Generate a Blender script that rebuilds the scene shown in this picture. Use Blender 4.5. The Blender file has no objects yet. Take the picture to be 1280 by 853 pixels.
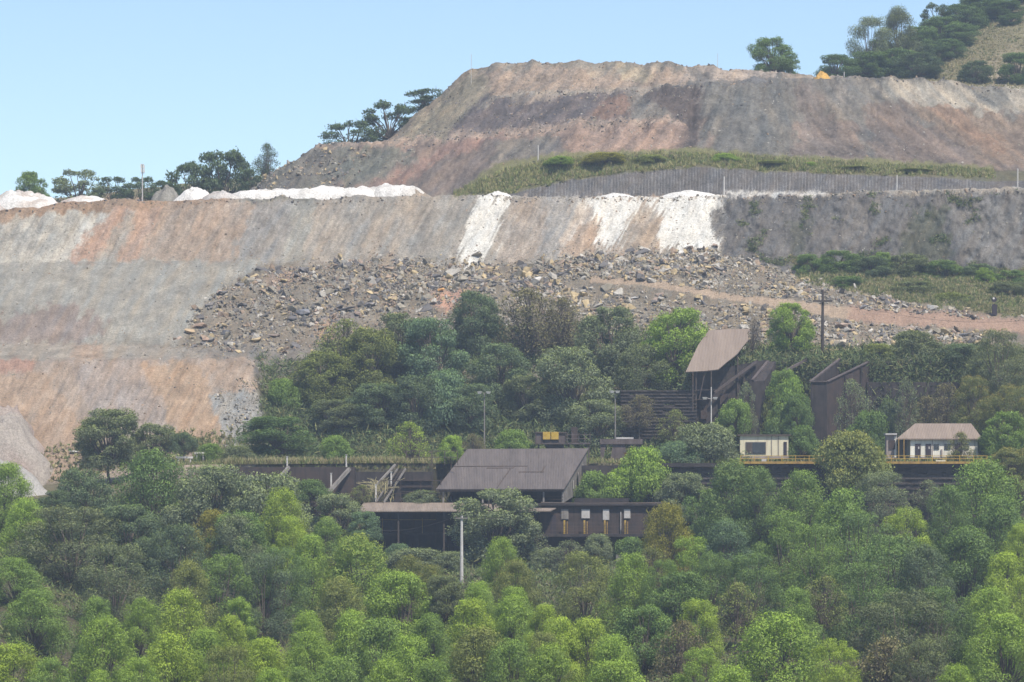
import bpy, bmesh, math, random
import numpy as np
from mathutils import Vector, Matrix

# ------------------------------------------------------------------ camera, sky, sun, exposure
S = bpy.context.scene
COL = S.collection
F = 4500.0          # focal length in photograph pixels (1280 wide)
HOR = 620.0         # photograph row of the horizon
CZ = 30.0           # camera height over the valley datum
cd = bpy.data.cameras.new("camera"); cam = bpy.data.objects.new("camera", cd); COL.objects.link(cam)
cam.location = (0, 0, CZ); cam.rotation_euler = (math.radians(90), 0, 0)
cd.sensor_width = 36.0; cd.lens = 36.0 * F / 1280.0
cd.shift_y = (HOR - 426.5) / 1280.0
cd.clip_start = 1.0; cd.clip_end = 6000.0
S.camera = cam

SUN_EL, SUN_AZ = 57.0, 148.0       # azimuth clockwise from +Y (view direction): behind the camera, to the right
W = bpy.data.worlds.new("World"); S.world = W; W.use_nodes = True
wn = W.node_tree; wn.nodes.clear()
wo = wn.nodes.new("ShaderNodeOutputWorld"); wb = wn.nodes.new("ShaderNodeBackground")
sk = wn.nodes.new("ShaderNodeTexSky"); sk.sky_type = 'NISHITA'; sk.sun_disc = False
sk.sun_elevation = math.radians(SUN_EL); sk.sun_rotation = math.radians(SUN_AZ)
sk.altitude = 900; sk.air_density = 1.0; sk.dust_density = 0.9; sk.ozone_density = 2.6
wb.inputs['Strength'].default_value = 0.120
wn.links.new(sk.outputs[0], wb.inputs[0]); wn.links.new(wb.outputs[0], wo.inputs[0])
sl = bpy.data.lights.new("sun", 'SUN'); so = bpy.data.objects.new("sun", sl); COL.objects.link(so)
sl.energy = 4.4; sl.angle = math.radians(0.6); sl.color = (1.0, 0.93, 0.82)
az, el = math.radians(SUN_AZ), math.radians(SUN_EL)
sd = Vector((math.sin(az) * math.cos(el), math.cos(az) * math.cos(el), math.sin(el)))
so.rotation_euler = sd.to_track_quat('Z', 'Y').to_euler(); so.location = (100, -50, 250)
S.view_settings.view_transform = 'Standard'; S.view_settings.look = 'None'
S.view_settings.exposure = 0.54; S.view_settings.gamma = 1.0; S.view_settings.use_curve_mapping = False
S.cycles.use_denoising = True
S.cycles.max_bounces = 5; S.cycles.diffuse_bounces = 3; S.cycles.glossy_bounces = 2
S.cycles.transmission_bounces = 2; S.cycles.volume_bounces = 0; S.cycles.transparent_max_bounces = 4
S.cycles.use_adaptive_sampling = True; S.cycles.adaptive_threshold = 0.02
HAZE_DENSITY = 0.00017
HAZE_COLOR = (0.66, 0.80, 1.0)

rng = np.random.default_rng(7)
random.seed(7)

# ------------------------------------------------------------------ helpers
def P(px, py, Y): return Vector(((px - 640.0) * Y / F, Y, CZ + (HOR - py) * Y / F))
def X(px, Y): return (px - 640.0) * Y / F
def Z(py, Y): return CZ + (HOR - py) * Y / F

def tag(o, label=None, cat=None, group=None, kind=None):
    if label: o['label'] = label
    if cat: o['category'] = cat
    if group: o['group'] = group
    if kind: o['kind'] = kind
    return o

def empty(name, loc, label=None, cat=None, group=None, rz=0.0):
    o = bpy.data.objects.new(name, None); COL.objects.link(o)
    o.location = loc; o.rotation_euler = (0, 0, rz); o.empty_display_size = 0.5
    return tag(o, label, cat, group)

def mesh_np(name, V, Fa, mats=(), midx=None, smooth=False):
    """V (n,3), Fa list of (m,k) int arrays."""
    me = bpy.data.meshes.new(name)
    if not isinstance(Fa, (list, tuple)): Fa = [Fa]
    Fa = [f for f in Fa if len(f)]
    nl = sum(f.size for f in Fa); npoly = sum(len(f) for f in Fa)
    me.vertices.add(len(V)); me.vertices.foreach_set('co', np.asarray(V, np.float32).ravel())
    me.loops.add(nl); me.loops.foreach_set('vertex_index', np.concatenate([f.ravel() for f in Fa]).astype(np.int32))
    me.polygons.add(npoly)
    sizes = np.concatenate([np.full(len(f), f.shape[1]) for f in Fa]).astype(np.int32)
    starts = np.concatenate([[0], np.cumsum(sizes)[:-1]]).astype(np.int32)
    me.polygons.foreach_set('loop_start', starts)
    for m in mats: me.materials.append(m)
    if midx is not None: me.polygons.foreach_set('material_index', np.asarray(midx, np.int32))
    me.polygons.foreach_set('use_smooth', np.full(npoly, bool(smooth)))
    me.update(calc_edges=True); me.validate()
    return me

def link(name, me, parent=None):
    o = bpy.data.objects.new(name, me); COL.objects.link(o)
    if parent is not None: o.parent = parent
    return o

class MB:
    """collects simple solids in world space and links them as ONE mesh object"""
    def __init__(s): s.v = []; s.f = []
    def hexa(s, p):      # 8 corners: bottom 4 (ccw), top 4
        b = len(s.v); s.v += [Vector(q) for q in p]
        s.f += [[b+i for i in q] for q in ((3,2,1,0),(4,5,6,7),(0,1,5,4),(1,2,6,5),(2,3,7,6),(3,0,4,7))]
        return s
    def box(s, x0, x1, y0, y1, z0, z1):
        return s.hexa([(x0,y0,z0),(x1,y0,z0),(x1,y1,z0),(x0,y1,z0),(x0,y0,z1),(x1,y0,z1),(x1,y1,z1),(x0,y1,z1)])
    def slab(s, pts, t, up=(0,0,1)):   # polygon (n points) extruded by -t along up
        n = len(pts); b = len(s.v); u = Vector(up)
        s.v += [Vector(p) for p in pts] + [Vector(p) - u * t for p in pts]
        s.f.append([b+i for i in range(n)]); s.f.append([b+n+i for i in reversed(range(n))])
        for i in range(n):
            j = (i+1) % n; s.f.append([b+i, b+n+i, b+n+j, b+j])
        return s
    def tube(s, pts, r, n=6, r2=None):
        pts = [Vector(p) for p in pts]; b = len(s.v); m = len(pts)
        for i, p in enumerate(pts):
            d = (pts[min(i+1, m-1)] - pts[max(i-1, 0)]).normalized()
            a = d.cross(Vector((0,0,1)) if abs(d.z) < .9 else Vector((1,0,0))).normalized(); c = d.cross(a)
            rr = r if r2 is None else r + (r2 - r) * i / (m-1)
            for k in range(n):
                t = 2*math.pi*k/n; s.v.append(p + (a*math.cos(t) + c*math.sin(t))*rr)
        for i in range(m-1):
            for k in range(n):
                k2 = (k+1) % n; s.f.append([b+i*n+k, b+i*n+k2, b+(i+1)*n+k2, b+(i+1)*n+k])
        s.f.append([b+k for k in reversed(range(n))]); s.f.append([b+(m-1)*n+k for k in range(n)])
        return s
    def bar(s, a, b_, w, h=None):     # square bar
        a, b_ = Vector(a), Vector(b_); h = h or w; d = (b_-a).normalized()
        u = d.cross(Vector((0,0,1)) if abs(d.z) < .95 else Vector((0,1,0))).normalized(); v = u.cross(d)
        u *= w/2; v *= h/2
        return s.hexa([a-u-v, a+u-v, b_+u-v, b_-u-v, a-u+v, a+u+v, b_+u+v, b_-u+v])
    def build(s, name, mat, parent=None, smooth=False, bevel=0.0):
        bm = bmesh.new(); vs = [bm.verts.new(v) for v in s.v]
        for f in s.f:
            try: bm.faces.new([vs[i] for i in f])
            except ValueError: pass
        bmesh.ops.recalc_face_normals(bm, faces=bm.faces)
        if bevel: bmesh.ops.bevel(bm, geom=bm.edges[:], offset=bevel, segments=1, affect='EDGES')
        org = Vector((0,0,0))
        def wloc(q): return Vector(q.location) + (wloc(q.parent) if q.parent else Vector((0,0,0)))
        if parent is None and s.v:
            xs = [v.co for v in bm.verts]; org = Vector(((min(v.x for v in xs)+max(v.x for v in xs))/2, (min(v.y for v in xs)+max(v.y for v in xs))/2, min(v.z for v in xs)))
        elif parent is not None: org = wloc(parent)
        inv = Matrix.Translation(org)
        bmesh.ops.transform(bm, matrix=inv.inverted(), verts=bm.verts)
        me = bpy.data.meshes.new(name); bm.to_mesh(me); bm.free()
        me.materials.append(mat)
        if smooth:
            for p in me.polygons: p.use_smooth = True
        o = link(name, me, parent)
        if parent is None: o.location = org
        return o

# --- numpy gradient noise
_perm = np.random.default_rng(3).permutation(512)
_perm = np.concatenate([_perm, _perm, _perm])
_g = np.random.default_rng(4).normal(size=(512, 3)); _g /= np.linalg.norm(_g, axis=1)[:, None]
def pn(x, y, z=0.0):
    x, y, z = np.broadcast_arrays(np.asarray(x, float), np.asarray(y, float), np.asarray(z, float))
    xi, yi, zi = np.floor(x).astype(int), np.floor(y).astype(int), np.floor(z).astype(int)
    xf, yf, zf = x-xi, y-yi, z-zi
    fx, fy, fz = [t*t*t*(t*(t*6-15)+10) for t in (xf, yf, zf)]
    r = 0
    for dx in (0, 1):
        for dy in (0, 1):
            for dz in (0, 1):
                h = _perm[(_perm[(_perm[(xi+dx) & 511] + yi+dy) & 511] + zi+dz) & 511]; g = _g[h]
                w = (fx if dx else 1-fx)*(fy if dy else 1-fy)*(fz if dz else 1-fz)
                r = r + w*(g[..., 0]*(xf-dx) + g[..., 1]*(yf-dy) + g[..., 2]*(zf-dz))
    return r * 1.5
def fbm(x, y, z=0.0, o=4):
    r = 0; a = 1.0; f = 1.0
    for i in range(o):
        r = r + a*pn(np.asarray(x)*f + 17.3*i, np.asarray(y)*f + 5.1*i, np.asarray(z)*f); a *= .5; f *= 2.03
    return r

# ------------------------------------------------------------------ materials
def new_mat(name):
    m = bpy.data.materials.new(name); m.use_nodes = True; nt = m.node_tree
    return m, nt, nt.nodes['Principled BSDF']
def nd(nt, t, **kw):
    n = nt.nodes.new(t)
    for k, v in kw.items():
        if k in n.inputs: n.inputs[k].default_value = v
        else: setattr(n, k, v)
    return n
def mixc(nt, a, b, fac, mode='MIX'):
    n = nt.nodes.new('ShaderNodeMix'); n.data_type = 'RGBA'; n.blend_type = mode
    for i, v in ((0, fac), (6, a), (7, b)):
        if hasattr(v, 'links') or hasattr(v, 'is_output'): nt.links.new(v, n.inputs[i])
        else: n.inputs[i].default_value = v if i == 0 else (tuple(v) + (1.0,) if len(v) == 3 else v)
    return n.outputs[2]
def ramp(nt, src, stops):
    r = nt.nodes.new('ShaderNodeValToRGB'); e = r.color_ramp.elements
    while len(e) < len(stops): e.new(.5)
    for el_, (p, c) in zip(e, stops): el_.position = p; el_.color = (c, c, c, 1) if not hasattr(c, '__len__') else tuple(c) + (1,)
    nt.links.new(src, r.inputs[0]); return r.outputs[0]
def noise(nt, scale, detail=4, rough=.6, vec=None, dist=0.0):
    n = nd(nt, 'ShaderNodeTexNoise', Scale=scale, Detail=detail, Roughness=rough, Distortion=dist)
    if vec is not None: nt.links.new(vec, n.inputs['Vector'])
    return n.outputs['Fac']
def bump(nt, b, h, strength, dist):
    n = nd(nt, 'ShaderNodeBump', Strength=strength, Distance=dist); nt.links.new(h, n.inputs['Height'])
    nt.links.new(n.outputs[0], b.inputs['Normal'])
def coords(nt, sc=(1, 1, 1), kind='Object'):
    t = nt.nodes.new('ShaderNodeTexCoord'); m = nt.nodes.new('ShaderNodeMapping'); m.inputs['Scale'].default_value = sc
    nt.links.new(t.outputs[kind], m.inputs[0]); return m.outputs[0]

def mat_soil():
    m, nt, b = new_mat('soil'); a = nd(nt, 'ShaderNodeAttribute', attribute_name='soil')
    c = coords(nt)
    n1 = noise(nt, 2.6, 6, .75, c); n2 = noise(nt, .25, 4, .6, c)
    st = noise(nt, 1.0, 4, .65, coords(nt, (1.1, .16, .16)))
    k1 = ramp(nt, n1, [(.3, .60), (.7, 1.34)]); k2 = ramp(nt, n2, [(.3, .88), (.7, 1.1)]); k3 = ramp(nt, st, [(.3, .86), (.7, 1.12)])
    col = mixc(nt, a.outputs['Color'], k1, 1.0, 'MULTIPLY'); col = mixc(nt, col, k2, 1.0, 'MULTIPLY'); col = mixc(nt, col, k3, .8, 'MULTIPLY')
    nt.links.new(col, b.inputs['Base Color']); b.inputs['Roughness'].default_value = .95; b.inputs['Specular IOR Level'].default_value = .1
    bump(nt, b, n1, .7, .5)
    return m
def mat_flat(name, c1, c2, scale=.8, stretch=(1, 1, 1), rough=.9, bmp=.3, bd=.05, streak=None, spec=.2):
    m, nt, b = new_mat(name); c = coords(nt, stretch)
    n = noise(nt, scale, 5, .65, c); col = mixc(nt, c1, c2, ramp(nt, n, [(.35, 0.), (.65, 1.)]))
    if streak is not None:
        s_ = noise(nt, 1.0, 4, .7, coords(nt, (1.6, 1.6, .12)))
        col = mixc(nt, col, streak, ramp(nt, s_, [(.48, 0.), (.7, .85)]))
    nt.links.new(col, b.inputs['Base Color']); b.inputs['Roughness'].default_value = rough; b.inputs['Specular IOR Level'].default_value = spec
    if bmp: bump(nt, b, n, bmp, bd)
    return m
def mat_sheet(name, c1, c2, axis=(1, 0, 0), period=.28, dirt=(.1, .09, .08)):
    """corrugated sheet: waves across the sheet, stains along it"""
    m, nt, b = new_mat(name)
    w = nd(nt, 'ShaderNodeTexWave', Scale=1.0 / period / 6.283 * 2, Distortion=.3); w.wave_type = 'BANDS'; w.bands_direction = 'X'
    nt.links.new(coords(nt), w.inputs['Vector'])
    n = noise(nt, .35, 5, .7, coords(nt, (2.2, .5, .5))); n2 = noise(nt, 1.5, 4, .7, coords(nt, (2.5, .25, .25)))
    col = mixc(nt, c1, c2, ramp(nt, n, [(.35, 0.), (.65, 1.)])); col = mixc(nt, col, dirt, ramp(nt, n2, [(.52, 0.), (.75, .7)]))
    sh = noise(nt, .9, 1, .3, coords(nt, (1.0, .02, .02)))
    col = mixc(nt, col, ramp(nt, sh, [(.35, .93), (.65, 1.06)]), 1.0, 'MULTIPLY')
    nt.links.new(col, b.inputs['Base Color']); b.inputs['Roughness'].default_value = .75; b.inputs['Specular IOR Level'].default_value = .25
    bump(nt, b, w.outputs['Fac'], .5, .06)
    return m
def mat_leaf():
    m, nt, b = new_mat('leaf'); oi = nt.nodes.new('ShaderNodeObjectInfo')
    at = nd(nt, 'ShaderNodeAttribute', attribute_name='young_highlight'); ge = nt.nodes.new('ShaderNodeNewGeometry')
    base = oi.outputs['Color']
    yc = mixc(nt, base, (1.5, 1.5, .95), 1.0, 'MULTIPLY')  # young leaf colour, brightened to double as a painted crown-top highlight
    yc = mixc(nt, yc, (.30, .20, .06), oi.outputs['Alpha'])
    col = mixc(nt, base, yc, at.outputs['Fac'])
    col = mixc(nt, col, ramp(nt, ge.outputs['Random Per Island'], [(0., .78), (1., 1.22)]), 1.0, 'MULTIPLY')
    nt.links.new(col, b.inputs['Base Color']); b.inputs['Roughness'].default_value = .55; b.inputs['Specular IOR Level'].default_value = .22
    tr = nd(nt, 'ShaderNodeBsdfTranslucent'); tc = mixc(nt, col, (1.25, 1.2, .6), 1.0, 'MULTIPLY'); nt.links.new(tc, tr.inputs[0])
    ms = nd(nt, 'ShaderNodeMixShader'); ms.inputs[0].default_value = .27
    nt.links.new(b.outputs[0], ms.inputs[1]); nt.links.new(tr.outputs[0], ms.inputs[2])
    nt.links.new(ms.outputs[0], nt.nodes['Material Output'].inputs[0])
    return m
def mat_tuft():
    m, nt, b = new_mat('herbage'); a = nd(nt, 'ShaderNodeAttribute', attribute_name='tint'); ge = nt.nodes.new('ShaderNodeNewGeometry')
    col = mixc(nt, a.outputs['Color'], ramp(nt, ge.outputs['Random Per Island'], [(0., .65), (1., 1.35)]), 1.0, 'MULTIPLY')
    nt.links.new(col, b.inputs['Base Color']); b.inputs['Roughness'].default_value = .7; b.inputs['Specular IOR Level'].default_value = .15
    return m
def mat_rock(attr):
    m, nt, b = new_mat('rock_' + ('bulk' if attr else 'single'))
    if attr: src = nd(nt, 'ShaderNodeAttribute', attribute_name='tint').outputs['Color']
    else: src = nt.nodes.new('ShaderNodeObjectInfo').outputs['Color']
    n = noise(nt, 1.1, 6, .7, coords(nt)); n2 = noise(nt, .5, 4, .6, coords(nt, (1, 1, 2.5)))
    col = mixc(nt, src, ramp(nt, n, [(.3, .65), (.7, 1.25)]), 1.0, 'MULTIPLY')
    col = mixc(nt, col, (.33, .24, .14), ramp(nt, n2, [(.58, 0.), (.74, .45)]))
    nt.links.new(col, b.inputs['Base Color']); b.inputs['Roughness'].default_value = .9; b.inputs['Specular IOR Level'].default_value = .15
    bump(nt, b, n, .5, .15)
    return m
M = {}
M['soil'] = mat_soil(); M['leaf'] = mat_leaf(); M['tuft'] = mat_tuft(); M['rock'] = mat_rock(False); M['rocks'] = mat_rock(True)
M['bark'] = mat_flat('bark', (.16, .13, .10), (.07, .055, .045), 3, (1, 1, .3))
M['palebark'] = mat_flat('pale_bark', (.30, .26, .21), (.15, .125, .10), 2.5, (1, 1, .3))
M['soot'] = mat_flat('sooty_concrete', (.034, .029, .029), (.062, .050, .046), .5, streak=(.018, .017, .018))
M['stone'] = mat_flat('sooty_stonework', (.05, .043, .042), (.095, .08, .072), .9, (1, 1, 2.2), bmp=.8, bd=.2, streak=(.03, .026, .026))
M['rustwall'] = mat_flat('rusty_wall', (.072, .050, .042), (.044, .036, .034), .6, streak=(.026, .022, .022))
M['rustbox'] = mat_flat('grimy_steel_plate', (.125, .10, .095), (.085, .07, .066), .9, streak=(.05, .04, .04))
M['concrete'] = mat_flat('grey_concrete', (.24, .22, .20), (.15, .135, .12), .7, streak=(.09, .08, .075))
M['palepost'] = mat_flat('pale_concrete', (.52, .50, .47), (.38, .36, .34), 1.0)
M['cream'] = mat_flat('cream_paint', (.62, .56, .40), (.53, .48, .35), .4, streak=(.42, .36, .26))
M['offwhite'] = mat_flat('off_white_paint', (.70, .67, .58), (.58, .55, .47), .6, streak=(.38, .36, .33))
M['bandgrey'] = mat_flat('dado_paint', (.30, .25, .22), (.22, .18, .16), .8)
M['yellow'] = mat_flat('worn_yellow_paint', (.36, .235, .06), (.25, .16, .055), .9, streak=(.16, .09, .04))
M['ylw2'] = mat_flat('yellow_paint', (.44, .30, .055), (.34, .22, .05), .8)
M['steel'] = mat_flat('dark_steel', (.06, .05, .047), (.10, .075, .06), 1.2)
M['lamp'] = mat_flat('lamp_housing', (.62, .60, .55), (.5, .48, .44), 2.)
M['glass'] = mat_flat('dark_glass', (.02, .025, .035), (.035, .04, .05), .5, rough=.15, bmp=0, spec=.5)
M['blank'] = mat_flat('pale_window_sheet', (.45, .43, .41), (.33, .31, .29), 1.2)
M['door'] = mat_flat('dark_door_paint', (.05, .04, .05), (.035, .03, .035), 1.)
M['wood'] = mat_flat('weathered_pole_wood', (.05, .04, .036), (.08, .065, .055), 1.5, (1, 1, .2))
M['board'] = mat_flat('dark_green_board', (.025, .05, .045), (.035, .06, .05), 1.)
M['roofgrey'] = mat_sheet('grey_roof_sheet', (.125, .105, .095), (.095, .080, .074), dirt=(.055, .047, .044))
M['roofbrown'] = mat_sheet('dusty_brown_roof_sheet', (.225, .178, .145), (.20, .155, .125), dirt=(.15, .12, .10))
M['roofpale'] = mat_sheet('dusty_canopy_sheet', (.25, .20, .16), (.19, .15, .12), dirt=(.14, .11, .09))
M['roofhouse'] = mat_sheet('house_roof_sheet', (.235, .185, .15), (.20, .155, .125), dirt=(.14, .11, .09))
# ------------------------------------------------------------------ terrain: one lofted sheet of real slopes, cut into named pieces
# each line: (px, py, Y) control points; 'z' lines: (px, z, Y)
def ln(pts, z=False):
    p = np.array(pts, float); return (p[:, 0], p[:, 1], p[:, 2], z)
LINES = [
 ln([(-500,3,250),(1780,3,250)], True),
 ln([(-500,.5,310),(1780,.5,310)], True),
 ln([(-500,12,420),(0,9,420),(150,3,420),(1000,3,420),(1250,5,420),(1780,8,420)], True),
 ln([(-500,20,500),(0,17,500),(150,11,500),(600,10,500),(1000,10,500),(1280,12,500),(1780,14,500)], True),
 ln([(-500,26,560),(0,24,560),(150,18,560),(600,17,560),(1000,16,560),(1280,17,560),(1780,18,560)], True),
 ln([(-500,29,595),(0,28,595),(150,23,595),(290,20,595),(600,19.8,595),(1000,18.5,595),(1280,19,595),(1780,19,595)], True),
 ln([(-500,29.5,604.5),(0,28.5,604.5),(150,25,604.5),(290,20.6,604.5),(538,20.4,604.5),(545,20.4,620),(738,20.2,620),(744,20.2,604.5),(1000,19,604.5),(1780,19.5,604.5)], True),
 ln([(-500,30,607),(0,29.5,607),(150,30,607),(230,35.2,607),(538,35.5,607),(545,35.5,622),(738,35.5,622),(744,35.5,607),(1780,35.6,607)], True),
 ln([(-500,31,640),(0,31,640),(80,32,640),(200,35.5,640),(300,35.8,640),(846,36,640),(866,36,652),(1200,36,652),(1250,36,642),(1780,36.0,640)], True),
 ln([(-500,455,672),(0,452,672),(200,450,672),(296,449,670),(318,456,669),(335,500,664),(400,505,664),(600,500,665),(780,505,662),(845,505,656),(868,458,656),(950,452,656),(1100,452,656),(1780,450,656)]),
 ln([(-500,440,690),(0,432,690),(100,431,690),(220,440,688),(320,448,684),(340,450,684),(400,440,688),(500,425,690),(600,420,690),(700,415,690),(780,420,688),(850,430,682),(950,441,672),(1100,444,668),(1200,441,668),(1780,440,668)]),
 ln([(-500,429,696),(0,429,696),(220,432,694),(400,402,704),(500,387,709),(600,374,711),(700,367,713),(740,360,713),(800,366,708),(900,380,700),(1000,392,692),(1100,404,686),(1200,412,682),(1280,416,680),(1780,425,680)]),
 ln([(-500,405,702),(0,400,702),(220,395,705),(400,375,711),(500,365,715),(600,358,716),(700,352,716),(740,346,717),(800,350,712),(900,366,704),(1000,377,697),(1100,388,691),(1200,396,688),(1280,401,686),(1780,410,686)]),
 ln([(-500,331,730),(0,329,730),(230,327,730),(320,325,730),(420,328,730),(500,330,730),(600,334,730),(700,325,730),(800,314,730),(900,314,729),(940,325,726),(990,340,722),(1050,338,724),(1150,340,726),(1250,345,726),(1780,345,726)]),
 ln([(-500,331,734),(0,329,734),(230,327,734),(320,325,734),(420,328,733),(500,330,732.5),(600,334,732),(700,325,732),(800,314,732),(900,314,731),(940,324,728),(990,339,724),(1050,337,726),(1150,339,728),(1250,344,728),(1780,344,728)]),
 ln([(-500,264,748),(0,264,748),(60,256,748),(130,251,748),(250,250,748),(300,248,747),(400,248,747),(500,246,747),(600,245,747),(700,245,747),(800,246,747),(896,245,746),(912,246,741),(1000,244,739),(1100,240,738),(1200,236,738),(1280,234,738),(1780,234,738)]),
 ln([(-500,266,754),(0,266,754),(60,259,754),(130,254,754),(300,251,753),(640,249,752),(800,248,752),(900,246,751),(1100,241,749),(1280,237,749),(1780,237,749)]),
 ln([(-500,268,760),(0,268,760),(60,262,760),(130,257,760),(300,254,760),(560,252,758),(650,241,756),(700,227,756),(800,214,756),(870,209,756),(950,213,756),(1100,219,755),(1240,226,754),(1780,226,754)]),
 ln([(-500,271,775),(0,270,775),(300,262,775),(430,258,772),(560,246,768),(620,216,766),(680,201,766),(800,194,766),(900,193,766),(1000,201,766),(1100,207,766),(1230,214,766),(1780,215,766)]),
 ln([(-500,276,800),(280,268,800),(305,252,792),(330,228,790),(365,202,790),(400,184,800),(440,179,797),(480,176,795),(560,170,791),(640,166,788),(700,160,785),(740,153,784),(800,154,782),(858,152,780),(864,151,787),(900,146,783),(980,150,779),(1100,155,783),(1280,166,800),(1780,180,830)]),
 ln([(-500,280,815),(280,272,815),(305,262,805),(330,236,802),(365,206,801),(400,187,808),(480,179,807),(545,166,807),(585,140,808),(612,126,808),(650,120,807),(760,116,805),(830,112,804),(870,106,801),(940,104,797),(1000,99,795),(1060,96,796),(1130,99,800),(1200,104,806),(1280,113,815),(1780,140,850)]),
 ln([(-500,282,825),(280,275,825),(305,265,812),(330,240,810),(365,210,808),(400,190,812),(480,181,812),(545,168,814),(585,142,817),(612,128,817),(650,122,816),(760,118,814),(830,114,813),(870,109,809),(940,106,806),(1000,101,806),(1130,102,811),(1280,116,824),(1780,142,860)]),
 ln([(-500,290,850),(280,280,850),(400,215,846),(450,198,842),(478,182,838),(500,160,838),(545,122,838),(575,94,836),(590,86,836),(620,81,830),(640,80,830),(700,79,830),(760,78,830),(830,80,830),(870,83,830),(930,88,830),(1000,93,830),(1060,98,830),(1130,103,834),(1280,118,842),(1780,145,875)]),
 ln([(-500,300,880),(280,290,886),(450,220,866),(545,140,866),(590,93,862),(640,87,855),(760,86,855),(870,91,855),(1000,100,855),(1130,108,858),(1280,122,866),(1780,150,895)]),
 ln([(-500,310,930),(600,190,930),(900,120,920),(1000,108,915),(1130,104,905),(1200,104,906),(1280,106,912),(1780,100,930)]),
 ln([(-500,330,1040),(600,220,1030),(900,150,1020),(1000,118,1010),(1060,92,1010),(1120,62,1010),(1200,22,1010),(1280,-4,1010),(1400,-40,1010),(1780,-110,1010)]),
 ln([(-500,360,1240),(600,260,1240),(900,190,1220),(1100,110,1220),(1280,40,1220),(1780,-40,1220)]),
]
NB = [2, 5, 10, 12, 20, 14, 6, 16, 12, 44, 18, 14, 10, 34, 4, 52, 5, 20, 20, 38, 34, 6, 50, 8, 8, 40, 10]   # rows up to each line
gx = np.unique(np.concatenate([np.arange(-500, -20, 14), np.arange(-20, 632, 1.6), np.arange(632, 1252, 1.0), np.arange(1252, 1300.1, 1.6), np.arange(1300, 1781, 14)]))
def lev(l):
    px, a, Y, z = l
    yy = np.interp(gx, px, Y); aa = np.interp(gx, px, a)
    # soften the corners of the control polylines a little
    k = np.exp(-np.linspace(-2, 2, 13)**2); k /= k.sum()
    def sm(t): return np.convolve(np.pad(t, 6, mode='edge'), k, 'valid')
    yy, aa = sm(yy), sm(aa)
    if z: py = HOR - (aa - CZ) * F / yy
    else: py = aa
    return yy, py
lv = [lev(l) for l in LINES]
rowsY, rowsP, rowsL = [lv[0][0]], [lv[0][1]], [0.0]
for i in range(1, len(lv)):
    n = NB[i]
    for k in range(1, n+1):
        t = k / n
        y = lv[i-1][0]*(1-t) + lv[i][0]*t
        z = (HOR-lv[i-1][1])*lv[i-1][0]*(1-t) + (HOR-lv[i][1])*lv[i][0]*t      # straight slope in space
        rowsY.append(y); rowsP.append(HOR - z/y); rowsL.append(i-1+t)
TY = np.array(rowsY); TP = np.array(rowsP); TL = np.array(rowsL)[:, None] * np.ones_like(TY); TX = np.broadcast_to(gx, TY.shape).copy()
WX = (TX-640)*TY/F; WZ = CZ + (HOR-TP)*TY/F; WY = TY.copy()

def poly_mask(poly, px, py):
    p = np.array(poly, float); ins = np.zeros(px.shape, bool); j = len(p)-1
    for i in range(len(p)):
        c = ((p[i,1] > py) != (p[j,1] > py)) & (px < (p[j,0]-p[i,0])*(py-p[i,1])/(p[j,1]-p[i,1]+1e-9)+p[i,0]); ins ^= c; j = i
    return ins
s_sl = np.interp(TX, [-500, 700, 800, 960, 1100, 1250], [1.1, 1.0, .8, 0, -.9, -1.3])
s_u = np.where(TL < 17, TX + .55*(TP-250), TX + s_sl*(TP-100))
_f1 = fbm(s_u/13, TP/55, 31., 4); _f2 = fbm(s_u/7, TP/120, 37., 4)
_j1 = fbm(TX/14, TP/14, 1.0); _j2 = fbm(TX/14, TP/14, 9.0)
def soft(poly, rag=5.0, blur=3.0, n=5):
    r = np.random.default_rng(5); a = 0
    for k in range(n):
        a = a + poly_mask(poly, TX + (_j1+.9*_f1)*rag + r.normal(size=TX.shape)*blur, TP + (_j2+.7*_f2*(TL > 9))*rag + r.normal(size=TX.shape)*blur*.6)
    return a / n

# --- relief
ramp_rows = lambda a, b, s=.5: np.clip((TL-a)/s+.5, 0, 1) * np.clip((b-TL)/s+.5, 0, 1)
amp = np.full(TY.shape, .36)
amp[(TL < 5.2)] = .8
amp[(TL > 5.2) & (TL < 8)] = .06
rub = np.zeros(TY.shape)
ZONES = {
 'fan': [(222,428),(262,372),(330,338),(420,326),(505,326),(505,410),(430,432),(330,446)],
 'mid': [(480,326),(560,322),(640,330),(720,320),(905,313),(900,362),(742,344),(690,356),(690,400),(480,430)],
 'tongue': [(742,342),(800,314),(905,314),(950,328),(992,345),(1050,362),(1140,382),(1290,402),(1100,389),(1000,376),(900,364)],
 'road': [(690,356),(742,362),(800,368),(900,382),(1000,394),(1100,406),(1238,420),(1232,440),(1060,446),(900,440),(700,432)],
 'skirt': [(268,488),(318,470),(326,560),(290,562)],
 'crag': [(306,246),(345,208),(400,184),(470,186),(450,215),(400,242)],
}
for k, p in ZONES.items(): rub = np.maximum(rub, soft(p, 6, 3))
amp = amp + rub*.35
gf = np.where(TL < 17, 9., 17.)
gul = fbm(s_u/gf, TP/np.where(TL < 17, 130., 60.), 2., 4)
face = ramp_rows(14, 15) + ramp_rows(18, 20.2) + ramp_rows(21.2, 22.2) + ramp_rows(8.2, 9, .4)*(TX < 330)
disp = amp*(fbm(WX/7, WY/7, WZ/7, 5)) + (.18-.06*(TL > 17))*np.clip(face, 0, 1)*gul + (.16+.10*(TL > 18))*np.clip(TL-8, 0, 1)*fbm(WX/1.3, WY/1.3, WZ/1.3, 2)
crest = ((np.abs(TL-15) < .5) | (np.abs(TL-22) < .5) | (np.abs(TL-20) < .4) | (np.abs(TL-19) < .4))
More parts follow.
